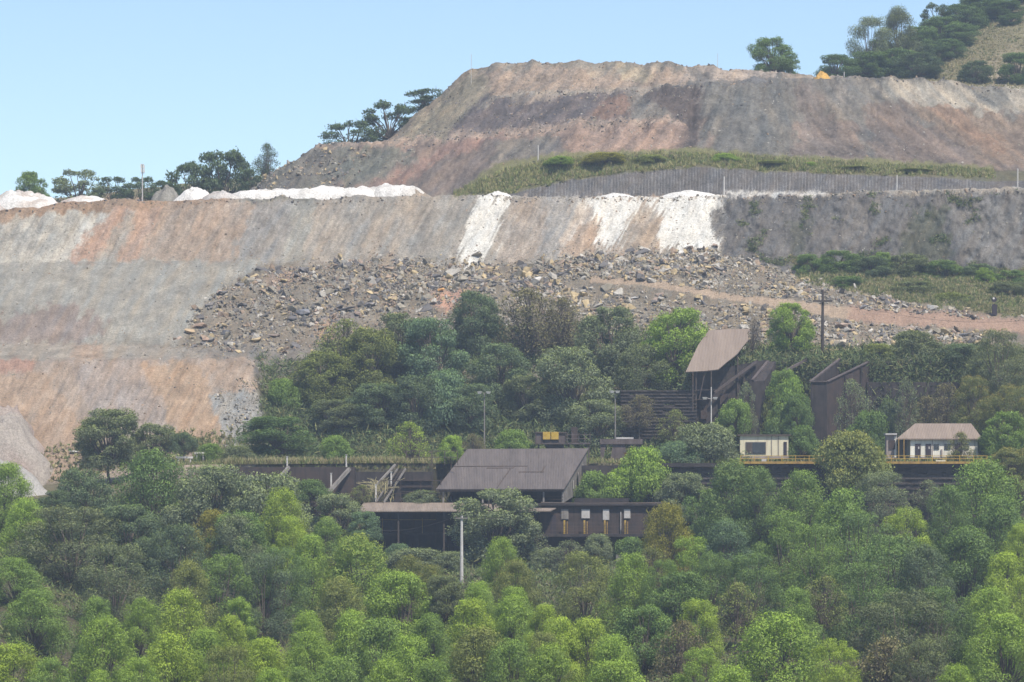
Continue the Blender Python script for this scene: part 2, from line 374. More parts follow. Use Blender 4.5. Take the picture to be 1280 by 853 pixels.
disp = disp + crest*.55*fbm(WX/4, WY/6, 3.3, 4) + (np.abs(TL-15) < .4)*.5*fbm(WX/14, 0*WX, 5.3, 3) + np.clip(1-np.abs(TL-13)*2.5, 0, 1)*.9*fbm(WX/9, WY/9, 6.1, 3)*(rub < .3) + crest*.9*np.clip(fbm(TX/34, 0*TX, 7.7, 3), -.4, 1)*(TL > 18)
# cut face with tooth marks, rough natural cliff
cut = ramp_rows(16, 17, .2)*np.clip((TX-640)/30, 0, 1)*np.clip((1250-TX)/30, 0, 1)
gph = TX*2*np.pi/3.9 + 2.6*fbm(TX/14, TP/50); WY = WY + cut*.05*np.sin(gph)*(1+fbm(TX/9, TP/20, 2.))
cliff = ramp_rows(14, 15.0, .2)*np.clip((TX-905)/12, 0, 1)
WY = WY + cliff*(1.3*fbm(WX/6, WZ/9, 4.4, 5) + .5*fbm(WX/1.8, WZ/1.8, 2.2, 3))
WZ = WZ + disp*.9; WY = WY - disp*.35*np.clip(face+cut, 0, 1)

def ground_z(px, Y):
    j = int(np.argmin(np.abs(gx-px))); return float(np.interp(Y, WY[:, j], WZ[:, j]))

# --- soil colours (what the spoil itself is made of)
C = np.zeros(TY.shape + (3,)); C[:] = (.095, .085, .05)
def paint(mask, c, k=1.0):
    global C
    a = (np.clip(mask, 0, 1)*k)[..., None]; C = C*(1-a) + np.array(c)*a
def band(a, b, c, s=.06): paint(np.clip((TL-a)/s+.5, 0, 1)*np.clip((b-TL)/s+.5, 0, 1), c)
band(7, 8.05, (.15, .13, .075)); band(8, 9, (.09, .085, .05)); band(9, 13, (.21, .178, .14))
band(13, 14.2, (.275, .256, .222)); band(14, 15.1, (.30, .265, .225)); band(15, 16, (.30, .27, .235)); band(16, 17, (.125, .116, .115))
band(17, 18, (.17, .16, .10)); band(18, 19, (.235, .185, .16)); band(19, 20.1, (.21, .19, .17)); band(20, 22, (.205, .185, .165)); band(21.3, 23, (.33, .27, .215)); band(23, 30, (.19, .17, .095))
k = fbm(s_u/22, TP/160, 5., 3)
paint(np.clip(k*1.6, 0, 1)*ramp_rows(14, 15), (.36, .27, .20), .55); paint(np.clip(-k*1.6, 0, 1)*ramp_rows(14, 15), (.25, .24, .225), .55)
k2_ = fbm(WX/3.2, WZ/3.2, WY/6, 4); k3_ = fbm(s_u/np.where(TL < 17, 6., 12.), TP/70, 11., 4); up_ = s_u
k4_ = fbm(up_/13, TP/40, 21., 5)
kp_ = fbm(WX/.9, WY/.9, WZ/.9, 2)
fz = np.clip((TL-8.2)*4, 0, 1)*np.clip((23-TL)*4, 0, 1)
WHITE = (.64, .615, .58)
OV = [  # polygon, colour, strength, raggedness
 # first bench face
 ([(0,266),(140,262),(90,330),(-600,332),(-600,266)], (.36,.335,.295), .9, 8),
 ([(-600,262),(0,258),(70,250),(140,248),(290,247),(290,256),(200,262),(120,266),(40,268),(0,278),(-600,290)], (.30,.20,.13), .95, 4),
 ([(118,266),(142,266),(96,328),(58,330)], (.46,.43,.385), .8, 6),
 ([(140,262),(166,262),(128,308),(112,328),(82,328)], (.385,.235,.16), .8, 6),
 ([(170,260),(206,258),(192,295),(176,328),(146,328),(165,290)], (.39,.25,.175), .75, 7),
 ([(205,255),(330,250),(290,327),(180,328)], (.31,.235,.18), .85, 9),
 ([(250,262),(300,252),(262,290),(236,300)], (.37,.27,.20), .6, 6),
 ([(322,250),(368,249),(352,326),(288,327)], (.25,.235,.222), .85, 8),
 ([(368,249),(400,249),(380,327),(350,327)], (.29,.275,.24), .7, 6),
 ([(400,249),(560,247),(520,330),(378,328)], (.31,.262,.215), .75, 9),
 ([(440,249),(470,248),(450,328),(425,328)], (.27,.255,.235), .6, 6),
 ([(530,247),(600,246),(572,332),(505,330)], (.27,.25,.225), .65, 8),
 ([(636,246),(692,246),(678,322),(612,332)], (.32,.262,.215), .8, 7),
 ([(688,246),(732,246),(706,318),(672,324)], (.30,.29,.285), .7, 6),
 ([(718,262),(742,248),(836,246),(830,314),(692,318)], (.36,.255,.18), .85, 7),
 ([(722,248),(748,247),(726,285),(704,312),(694,316)], (.55,.50,.45), .55, 6),
 ([(786,262),(826,250),(824,312),(772,312)], (.33,.262,.20), .8, 5),
 ([(602,238),(640,242),(628,268),(612,300),(594,333),(574,334),(578,296),(590,262)], WHITE, .85, 7),
 ([(738,238),(806,240),(790,264),(778,296),(758,308),(742,306),(756,280),(748,262),(736,258)], WHITE, .85, 8),
 ([(800,240),(905,240),(905,250),(800,250)], WHITE, .9, 4),
 ([(824,244),(906,240),(912,276),(898,292),(902,317),(824,308)], WHITE, .96, 5),
 ([(905,240),(1032,239),(1032,245),(905,246)], (.55,.52,.49), .8, 2),
 ([(886,268),(900,258),(908,272),(904,296),(893,302)], (.17,.155,.14), .95, 3),
 # natural cliff
 ([(905,246),(1800,232),(1800,345),(990,342),(905,320)], (.135,.125,.12), .95, 5),
 ([(1060,250),(1120,246),(1090,300),(1050,320)], (.18,.165,.155), .6, 8), ([(1180,250),(1280,244),(1280,335),(1210,330)], (.19,.178,.168), .6, 10),
 ([(1140,262),(1180,258),(1186,330),(1120,330)], (.085,.09,.06), .7, 10), ([(985,272),(1015,270),(1010,312),(985,320)], (.085,.088,.062), .6, 8),
 # grey fan and small ridge on the left
 ([(-600,330),(330,326),(260,380),(225,430),(-600,436)], (.285,.268,.235), .9, 4),
 ([(-600,404),(20,398),(60,384),(84,378),(104,392),(136,398),(128,416),(90,428),(20,437),(-600,437)], (.235,.185,.162), .85, 12),
 ([(-600,430),(130,429),(225,434),(330,440),(330,450),(-600,452)], (.30,.26,.215), .9, 4), ([(92,430),(128,430),(128,448),(90,448)], (.38,.26,.18), .7, 4),
 ([(225,436),(420,436),(400,470),(322,470)], (.19,.17,.15), .8, 6),
 # the orange heap
 ([(-600,450),(312,448),(326,560),(300,600),(-600,620)], (.325,.255,.205), 1., 4),
 ([(-600,450),(44,449),(40,466),(-600,470)], (.33,.19,.14), .8, 4), ([(-600,470),(60,468),(110,540),(100,600),(-600,600)], (.345,.24,.165), .75, 9),
 ([(90,455),(185,452),(215,520),(180,560),(120,530)], (.315,.255,.22), .8, 8), ([(176,456),(250,452),(286,540),(262,566),(226,566),(205,510)], (.365,.245,.155), .8, 8),
 ([(250,450),(314,450),(322,486),(285,492)], (.335,.25,.19), .8, 5), ([(262,494),(322,486),(332,580),(286,580)], (.30,.29,.275), .9, 6),
 # rubble ground
 ([(330,345),(380,338),(380,352),(335,362)], (.30,.20,.15), .6, 5), ([(535,368),(585,360),(590,385),(545,390)], (.42,.235,.165), .85, 6), ([(400,395),(440,380),(450,400),(405,410)], (.22,.19,.185), .7, 5),
 ([(395,402),(420,396),(420,430),(398,432)], (.42,.25,.14), .6, 5),
 # upper lobe
 ([(300,250),(345,206),(400,183),(450,180),(430,215),(395,250)], (.205,.195,.165), .95, 6), ([(470,184),(560,176),(520,215),(430,236),(420,215)], (.205,.20,.165), .75, 9),
 ([(470,170),(690,156),(690,166),(560,185),(480,238),(440,240),(520,195)], (.30,.205,.165), .7, 8), ([(620,180),(690,166),(700,190),(610,205)], (.22,.205,.175), .6, 7),
 ([(690,160),(740,150),(861,150),(863,198),(690,196)], (.345,.24,.19), .95, 2), ([(664,178),(700,172),(712,192),(670,192)], (.21,.19,.175), .8, 5),
 # back heap
 ([(480,180),(590,82),(640,78),(560,130),(540,172)], (.32,.255,.19), .8, 7), ([(590,80),(870,78),(860,108),(780,118),(700,120),(600,118)], (.37,.285,.225), .9, 7),
 ([(700,78),(862,78),(800,100),(720,92)], (.38,.32,.25), .6, 7), ([(545,150),(600,122),(760,116),(800,112),(790,150),(640,168),(530,172)], (.165,.138,.138), 1., 5),
 ([(750,124),(800,118),(790,142),(736,150)], (.28,.175,.13), .8, 6), ([(790,112),(860,108),(840,128),(780,152)], (.24,.225,.205), .8, 6),
 ([(850,84),(985,88),(985,100),(900,106),(862,104)], (.42,.34,.28), .95, 3),
 # pale and reddish crest lines of the lobes
 ([(395,181),(480,173),(640,162),(740,149),(858,148),(858,156),(740,160),(640,171),(480,181),(395,188)], (.42,.315,.25), .7, 4),
 ([(590,80),(700,76),(860,79),(860,86),(700,85),(592,90)], (.27,.245,.205), .6, 5),
 ([(500,168),(560,112),(600,90),(612,110),(585,140),(560,172)], (.30,.265,.19), .7, 6), ([(640,118),(700,112),(690,128),(640,132)], (.36,.30,.25), .6, 5),
 ([(860,85),(876,84),(890,100),(870,104)], (.17,.16,.15), .8, 3), ([(760,80),(800,82),(820,100),(790,104)], (.40,.34,.24), .6, 5), ([(820,80),(858,82),(846,92),(826,90)], (.18,.17,.15), .7, 4),
 ([(560,178),(640,168),(560,196),(500,232),(470,236)], (.33,.20,.16), .7, 6), ([(380,190),(420,182),(410,210),(370,240),(340,240)], (.16,.15,.14), .7, 8), ([(430,195),(500,186),(470,215),(430,225)], (.185,.185,.155), .8, 7),
 ([(1190,110),(1250,106),(1290,120),(1290,130),(1220,128)], (.205,.20,.19), .7, 6), ([(1000,150),(1040,140),(1060,206),(1010,206)], (.27,.215,.185), .7, 8), ([(925,140),(965,130),(980,200),(930,195)], (.20,.198,.185), .7, 9),
 ([(1035,108),(1060,104),(1100,130),(1160,206),(1130,206),(1080,150)], (.30,.265,.235), .7, 6), ([(1060,160),(1110,150),(1150,206),(1075,206)], (.225,.175,.15), .7, 7),
 ([(596,134),(614,121),(650,115),(760,111),(840,107),(840,112),(760,117),(650,122),(618,128),(604,138)], (.36,.315,.265), .75, 3),
 # right heap
 ([(792,124),(830,112),(870,102),(985,96),(985,104),(880,112),(840,122),(800,134)], (.165,.158,.15), .8, 4),
 ([(800,118),(880,106),(870,200),(850,200),(862,160)], (.135,.108,.10), 1., 2), ([(880,108),(985,104),(1000,206),(880,192)], (.19,.182,.168), .85, 9),
 ([(990,108),(1016,104),(1070,206),(1030,206)], (.225,.178,.155), .7, 7), ([(1060,108),(1085,104),(1130,206),(1085,208)], (.175,.17,.16), .7, 7),
 ([(1088,100),(1300,112),(1300,140),(1180,140),(1120,128)], (.40,.355,.295), .85, 6), ([(1080,130),(1130,126),(1180,206),(1096,206)], (.215,.165,.14), .8, 8),
 ([(1130,130),(1300,146),(1300,212),(1230,205)], (.29,.21,.155), .7, 9), ([(1150,130),(1190,134),(1270,190),(1240,196)], (.32,.205,.14), .7, 7), ([(1215,104),(1250,108),(1262,136),(1220,130)], (.20,.195,.18), .8, 5),
 # wooded hill
 ([(1225,75),(1275,55),(1275,105),(1225,100)], (.37,.29,.23), .6, 8), ([(1130,70),(1250,20),(1290,60),(1240,90),(1180,95)], (.17,.15,.08), .6, 10),
]
kf_ = fbm(s_u/2.6, TP/22, 41., 3)
def streaky(poly, w=1.0):
    r = np.random.default_rng(8); a = 0
    for k in range(6): a = a + poly_mask(poly, TX + _f1*8*w + kf_*5 + r.normal(size=TX.shape)*1.4*w**2, TP + _f2*20 - 4 + kf_*6 - 9*(w-1) + r.normal(size=TX.shape)*1.8*w)
    return a/6
for poly, c, st, rag in OV:
    if c is WHITE: paint(streaky(poly, 2.4)*(TL < 15.2), (.44, .41, .37), .5)
    paint(streaky(poly)*(TL < 15.5) if c is WHITE else soft(poly, rag, 2.5), c, min(1, st*1.08))
wm = 1-np.clip((C.min(-1)-.42)*5, 0, 1)*.75
C = C*(1+(.22*k2_+.20*k3_*np.clip(face, 0, 1)+.30*k4_*(TL > 18)+.12*kf_*np.clip(face, 0, 1)+(.17+.12*(TL > 18))*kp_)*fz*wm)[..., None]
C = C*(1+np.stack([.10*k4_, 0*k4_, -.12*k4_], -1)*(fz*wm)[..., None])
C = C*(1-.22*((TL > 17) & (TL < 23)))[..., None]; C = C*(1-.09*((TL > 8) & (TL < 23)))[..., None]; C = .84*C + .16*C.mean(-1, keepdims=True); C = C*np.array([1.0, .985, .93]); C = np.clip(C, .02, .85)
paint(np.clip(cut, 0, 1)*np.clip(np.sin(gph+.8)*1.6-.75+1.3*fbm(TX/9, TP/7, 4., 3), 0, 1), (.27, .258, .25), .42)
vg = soft([(565,246),(620,205),(690,192),(860,186),(920,190),(1240,208),(1240,222),(950,213),(870,207),(720,222),(640,240)], 3, 2)*(TL < 18.4)
paint(vg, (.16, .155, .07), .9)
vslope = soft([(985,322),(1060,330),(1300,340),(1300,400),(1150,380),(1000,352)], 5, 3)
paint(vslope, (.16, .15, .075), .9)
roadm = (TL > 11.0+.55*np.clip((1010-TX)/90, 0, 1)) & (TL < 12.0) & (TX > 738)
paint(soft([(735,344),(800,349),(900,364),(1000,377),(1100,388),(1300,402),(1800,410),(1800,426),(1280,416),(1100,404),(1000,389),(900,373),(800,357),(738,352)], 1.5, 1), (.33,.25,.18), 1.)
paint(soft([(1060,380),(1300,400),(1800,408),(1800,426),(1280,418),(1060,402)], 3, 3), (.29,.19,.14), .8)

nr, nc = TY.shape
idx = np.arange(nr*nc).reshape(nr, nc)
quads = np.stack([idx[:-1, :-1], idx[:-1, 1:], idx[1:, 1:], idx[1:, :-1]], -1)
LC = (TL[:-1, :-1] + TL[1:, 1:])/2; XC = (TX[:-1, :-1] + TX[1:, 1:])/2
allV = np.stack([WX, WY, WZ], -1).reshape(-1, 3); allC = C.reshape(-1, 3)
def cut_piece(name, mask):
    q = quads[mask]; u, inv = np.unique(q, return_inverse=True)
    me = mesh_np(name, allV[u], inv.reshape(q.shape), [M['soil']], smooth=True)
    a = me.color_attributes.new('soil', 'FLOAT_COLOR', 'POINT')
    a.data.foreach_set('color', np.concatenate([allC[u], np.ones((len(u), 1))], 1).astype(np.float32).ravel())
    return tag(link(name, me), kind='structure')
rd = (LC > 11+.55*np.clip((1010-XC)/90, 0, 1)) & (LC < 12) & (XC > 738)
cut_piece('valley_ground', LC < 6.5); cut_piece('terrace_ground', (LC > 6.5) & (LC < 8)); cut_piece('hillside', (LC > 8) & (LC < 13) & ~rd)
cut_piece('dirt_road', rd); cut_piece('spoil_bench', (LC > 13) & (LC < 16)); cut_piece('spoil_terrain', (LC > 16) & (LC < 23)); cut_piece('hill', LC > 23)
# ground between the camera and the valley floor
yy = np.linspace(-60, 252, 60); xx = np.linspace(-420, 420, 90)
gy, gxx = np.meshgrid(yy, xx, indexing='ij')
gz = np.interp(gy, [-60, 0, 40, 120, 250, 260], [29, 28.2, 21.5, 11.5, 2.6, 2.4]) + .5*fbm(gxx/15, gy/15)*np.clip(gy/40, 0, 1)
ii = np.arange(gy.size).reshape(gy.shape)
me = mesh_np('ground', np.stack([gxx, gy, gz], -1).reshape(-1, 3), np.stack([ii[:-1,:-1], ii[:-1,1:], ii[1:,1:], ii[1:,:-1]], -1).reshape(-1, 4), [M['soil']], smooth=True)
a = me.color_attributes.new('soil', 'FLOAT_COLOR', 'POINT'); a.data.foreach_set('color', np.tile(np.array([.09, .09, .045, 1], np.float32), gy.size))
tag(link('ground', me), kind='structure')

# --- mounds that stand on the terrain
def mound(name, px, Y, wpx, hpx, col, label, cat, depth=None, base=None, seed=0, rough=.12, pointed=1.2, col2=None, lean=0., group=None):
    cx = X(px, Y); r = wpx*Y/F/2; ry = depth or r; h = hpx*Y/F
    bz = base if base is not None else ground_z(px, Y)
    n, m = 22, 64; V = []; Cc = []
    for i in range(n+1):
        for k in range(m):
            t = i/n; a = 2*math.pi*k/m
            V.append((t*math.cos(a), t*math.sin(a), t))
    V = np.array(V); t = V[:, 2]
    nz = fbm(V[:, 0]*2.2+seed*7, V[:, 1]*2.2, seed, 4); edge = 1+.18*fbm(V[:, 0]*1.2+seed, V[:, 1]*1.2, seed+3., 2)
    hh = (1-t**pointed)*(1+.35*nz*(t < .98)) + rough*.5*fbm(V[:, 0]*6, V[:, 1]*6, seed, 3)*(1-t)
    co = np.stack([V[:, 0]*r*edge + lean*r*hh, V[:, 1]*ry*edge, hh*h - 1.2*t**6], -1)
    f = [[i*m+k, i*m+(k+1) % m, (i+1)*m+(k+1) % m, (i+1)*m+k] for i in range(n) for k in range(m)]
    me = mesh_np(name, co, np.array(f), [M['soil']], smooth=True)
    cc = np.tile(np.array(col, float), (len(V), 1))
    if col2 is not None:
        w = np.clip(fbm(V[:, 0]*1.5+V[:, 2], V[:, 1]*1.5, seed+1., 3)*2+.3, 0, 1)[:, None]; cc = cc*(1-w)+np.array(col2)*w
    a = me.color_attributes.new('soil', 'FLOAT_COLOR', 'POINT'); a.data.foreach_set('color', np.concatenate([cc, np.ones((len(V), 1))], 1).astype(np.float32).ravel())
    o = link(name, me); o.location = (cx, Y, bz); return tag(o, label, cat, group)
WH2 = (.53, .50, .46)
mound('tailings_heap', 28, 757, 110, 25, WHITE, 'whitish heap at the left end of the crest, below a lone round tree', 'heap', depth=7, seed=1, col2=(.42,.36,.31), pointed=1.9)
mound('tailings_heap', -34, 752, 100, 19, (.46,.42,.38), 'pale grey heap cut off by the left edge of the picture', 'heap', depth=6, seed=2, col2=(.36,.29,.24), pointed=2)
mound('tailings_heap', 108, 756, 84, 9, WHITE, 'low white heap on the crest below the ridge trees', 'heap', depth=5, seed=3, col2=(.46,.39,.34), pointed=3)
mound('tailings_heap', 243, 755, 58, 18, WHITE, 'bright white pointed heap beside the grey gravel mound', 'heap', depth=4.5, seed=4, pointed=1.7)
mound('tailings_heap', 276, 752, 60, 12, (.46,.43,.40), 'greyish white heap just right of the pointed white one', 'heap', depth=4, seed=5, col2=(.40,.36,.33), pointed=2)
for q, (px, w, h, lb) in enumerate([(330, 120, 12, 'long low white heap at the foot of the dark stony lobe'), (384, 150, 15, 'white heap, middle one along the foot of the mauve spoil lobe'),
                                    (440, 150, 16, 'broadest white heap along the foot of the mauve spoil lobe'), (492, 100, 18, 'white heap at the right end of the white crest row')]):
    mound('tailings_heap', px, 756+q*.3, w, h, WHITE, lb, 'heap', depth=4.5, seed=30+q, pointed=4.5, col2=WH2, rough=.12)
mound('spoil_heap', 520, 756, 62, 15, (.27,.225,.175), 'brown earth heap between the white row and the white chute', 'heap', depth=4, seed=15, col2=(.33,.25,.18))
mound('tailings_heap', 622, 751, 46, 9, WHITE, 'white heap at the top of the long white spill', 'heap', depth=3, seed=16)
mound('tailings_heap', 770, 750, 70, 6, WHITE, 'low white heap above the forked white spill', 'heap', depth=2.5, seed=17)
mound('tailings_heap', 862, 749.5, 90, 7, WHITE, 'low white heap above the broad white spill', 'heap', depth=2.5, seed=18)
mound('gravel_mound', 207, 765, 46, 24, (.23,.215,.185), 'grey gravel mound in front of the dark ridge trees', 'mound', depth=5, seed=19, pointed=1.6)
mound('sand_heap', 1028, 812, 26, 10, (.52,.31,.09), 'small orange yellow sand heap on the skyline by a round tree', 'heap', depth=2.2, seed=20)
mound('earth_mound', 942, 803, 46, 8, (.14,.135,.13), 'dark earth mound on the rim of the upper spoil tip', 'mound', depth=4, seed=21)
mound('spoil_heap', -22, 650, 260, 106, (.335,.295,.255), 'broad greyish pink spoil lobe below the orange tip', 'spoil heap', depth=17, base=28, seed=22, rough=.25, pointed=2.3, col2=(.30,.235,.20))
mound('spoil_heap', -40, 618, 250, 68, (.37,.35,.325), 'pale grey spoil slope low at the left edge above the trees', 'spoil heap', depth=13, base=28, seed=23, rough=.2, pointed=1.7, col2=(.33,.31,.28))
# ------------------------------------------------------------------ rocks
def rock_templates(n):
    out = []
    for s_ in range(n):
        r = np.random.default_rng(100+s_); bm = bmesh.new()
        pts = r.normal(size=(11, 3)); pts /= np.linalg.norm(pts, axis=1)[:, None]; pts *= r.uniform(.75, 1.1, (11, 1))
        pts *= np.array([1., r.uniform(.55, .9), r.uniform(.35, .7)])
        vs = [bm.verts.new(p) for p in pts]
        res = bmesh.ops.convex_hull(bm, input=vs); bmesh.ops.delete(bm, geom=[g for g in res['geom_interior'] if isinstance(g, bmesh.types.BMVert)], context='VERTS')
        bmesh.ops.dissolve_limit(bm, angle_limit=.25, verts=bm.verts, edges=bm.edges)
        bmesh.ops.triangulate(bm, faces=bm.faces)
        bm.verts.index_update()
        out.append((np.array([v.co[:] for v in bm.verts]), np.array([[v.index for v in f.verts] for f in bm.faces]))); bm.free()
    return out
RT = rock_templates(16)
RM = []
for i, (v, f) in enumerate(RT):
    bm = bmesh.new(); vs = [bm.verts.new(p) for p in v]; [bm.faces.new([vs[k] for k in t]) for t in f]
    bmesh.ops.dissolve_limit(bm, angle_limit=.02, verts=bm.verts, edges=bm.edges)
    bmesh.ops.bevel(bm, geom=bm.edges[:], offset=.025, segments=1, affect='EDGES')
    bmesh.ops.recalc_face_normals(bm, faces=bm.faces)
    me = bpy.data.meshes.new('rock'); bm.to_mesh(me); bm.free(); me.materials.append(M['rock']); RM.append(me)
ROCKC = {'dark grey': (.135, .125, .12), 'mid grey': (.25, .222, .175), 'pale grey': (.38, .35, .305), 'ochre': (.39, .305, .18), 'brown': (.27, .20, .145), 'pinkish': (.33, .25, .20)}
RK = list(ROCKC)
zone_mix = {'fan': (.30,.26,.12,.12,.16,.04), 'mid': (.24,.29,.15,.17,.12,.03), 'tongue': (.20,.32,.2,.17,.09,.02), 'road': (.16,.25,.24,.24,.07,.04), 'skirt': (.1,.4,.4,.05,.05,0), 'crag': (.35,.3,.1,.15,.1,0), 'floor': (.1,.2,.35,.1,.1,.15)}
ZONES['floor'] = [(560,712),(760,700),(1060,715),(1060,765),(900,780),(700,775),(600,750)]
zone_n = {'fan': 7500, 'mid': 13000, 'tongue': 8500, 'road': 14000, 'skirt': 900, 'crag': 2600, 'floor': 1200}
zone_s = {'fan': (.2, 1.6), 'mid': (.2, 1.5), 'tongue': (.2, 1.2), 'road': (.2, 1.4), 'skirt': (.12, .5), 'crag': (.26, .95), 'floor': (.2, .9)}
zone_lbl = {'fan': 'boulder in the rubble fan left of the hillside trees', 'mid': 'boulder in the rubble slope directly above the hillside trees', 'tongue': 'boulder in the rubble bank above the dirt road',
            'road': 'boulder in the rubble bank below the dirt road', 'skirt': 'stone at the foot of the orange spoil tip', 'crag': 'stone on the stony left lobe of the upper tip', 'floor': 'stone in the rubble seen through the foreground trees'}
allr = []
flat = lambda a: a.ravel()
for zn, poly in ZONES.items():
    m = poly_mask(poly, TX + _j1*16, TP + _j2*10) & ~roadm
    if zn == 'floor': m &= TL < 6
    elif zn != 'crag': m &= (TL > 8.3) & (TL < 14.9)
    ids = np.flatnonzero(m.ravel())
    if not len(ids): continue
    n = zone_n[zn]; pick = rng.choice(ids, n)
    dens = fbm(flat(TX)[pick]/28, flat(TP)[pick]/18, 6., 3)
    lo, hi = zone_s[zn]; u = rng.random(n); size = lo*(1-u*(1-(lo/hi)**2.1))**(-1/2.1)
    size = np.where(rng.random(n) < .005, rng.uniform(1.0, 1.9, n) if zn in ('fan', 'mid', 'road') else size, size); size *= np.clip(1+.6*dens, .5, 1.6)
    cls = rng.choice(6, n, p=np.array(zone_mix[zn])/sum(zone_mix[zn]))
    for k in range(n):
        if rng.random() > .9+.8*dens[k]: continue
        p = allV[pick[k]] + rng.normal(size=3)*np.array([.25, .25, 0]); allr.append((size[k], zn, cls[k], p))
# loose stones elsewhere on the faces
ids = np.flatnonzero((((TL > 8.3) & (TL < 15) & (TX < 1300) & (TX > -40)) | ((TL > 18) & (TL < 22.3) & (TX > 290) & (TX < 1300))).ravel())
for k in rng.choice(ids, 7000): allr.append((.12+.30*rng.random()**4, 'loose', (1, 2, 4, 0)[rng.choice(4, p=(.4, .25, .25, .1))], allV[k]))
ids = np.flatnonzero(((soft(ZONES['fan'], 16, 16) > .05) | (soft(ZONES['mid'], 12, 12) > .05) | (soft(ZONES['road'], 8, 8) > .05)).ravel() & ((TL > 8.6) & (TL < 15.2)).ravel() & ~roadm.ravel())
for k in rng.choice(ids, 9000): allr.append((.10+.22*rng.random()**2, 'loose', (0, 1, 4, 3)[rng.choice(4, p=(.25, .35, .25, .15))], allV[k]))
ids = np.flatnonzero((((np.abs(TL-19) < .12) & (TX > 395) & (TX < 862)) | ((np.abs(TL-20) < .1) & (TX > 590)) | ((np.abs(TL-22) < .1) & (TX > 560) & (TX < 1000)) | ((np.abs(TL-15) < .1))) & (TX < 1300) & (TX > -40))
for k in rng.choice(ids, 1500): allr.append((.14+.45*rng.random()**3, 'loose', (0, 1, 4)[rng.choice(3)], allV[k]))
ids = np.flatnonzero((soft([(480,176),(560,112),(800,112),(862,108),(870,200),(860,150),(640,168)], 5, 4) > .5).ravel() | (soft([(300,250),(400,182),(560,172),(480,238)], 5, 4) > .5).ravel())
for k in rng.choice(ids, 2600): allr.append((.14+.4*rng.random()**4, 'loose', (0, 0, 1, 4)[rng.choice(4)], allV[k]))
allr.sort(key=lambda t: -t[0])
inview = lambda p: -5 < p[0]/p[1]*F+640 < 1285
def behind_trees(p):
    px = p[0]/p[1]*F+640; py = HOR-(p[2]-CZ)*F/p[1]
    return poly_mask([(390,400),(470,395),(560,375),(620,362),(720,385),(880,395),(880,600),(390,600)], np.array(px), np.array(py)).item()
NI = 0; bulk = []
for r_, zn, c, p in allr:
    if NI < 285 and zn not in ('loose', 'floor', 'skirt', 'crag') and inview(p) and not behind_trees(p):
        o = link('boulder', RM[rng.integers(16)]); o.location = (p[0], p[1], p[2]+r_*.1)
        o.rotation_euler = (rng.normal()*.4, rng.normal()*.4, rng.uniform(0, 6.28)); o.scale = (r_, r_*rng.uniform(.75, 1), r_*rng.uniform(.8, 1.1))
        cc = np.array(ROCKC[RK[c]])*rng.uniform(.85, 1.15); o.color = (*cc, 1)
        lb = RK[c] + ' angular ' + zone_lbl[zn]
        tag(o, lb, 'boulder', lb.replace('boulder', 'boulders', 1)); NI += 1
    else: bulk.append((r_, c, p))
V = []; Fq = []; T = []; b = 0
for r_, c, p in bulk:
    v, f = RT[rng.integers(16)]; q = rng.normal(size=4); q /= np.linalg.norm(q); w, x, y, z = q
    R = np.array([[1-2*(y*y+z*z), 2*(x*y-z*w), 2*(x*z+y*w)], [2*(x*y+z*w), 1-2*(x*x+z*z), 2*(y*z-x*w)], [2*(x*z-y*w), 2*(y*z+x*w), 1-2*(x*x+y*y)]])
    V.append((v*r_)@R.T + p + np.array([0, 0, r_*.03])); Fq.append(f+b); b += len(v)
    T.append(np.tile(np.array(ROCKC[RK[c]])*rng.uniform(.75, 1.2), (len(v), 1)))
me = mesh_np('rubble', np.concatenate(V), np.concatenate(Fq), [M['rocks']])
T = np.concatenate(T); a = me.color_attributes.new('tint', 'FLOAT_COLOR', 'POINT'); a.data.foreach_set('color', np.concatenate([T, np.ones((len(T), 1))], 1).astype(np.float32).ravel())
tag(link('rubble', me), 'broken grey and ochre rubble strewn down the quarry slopes', 'rubble', kind='stuff')
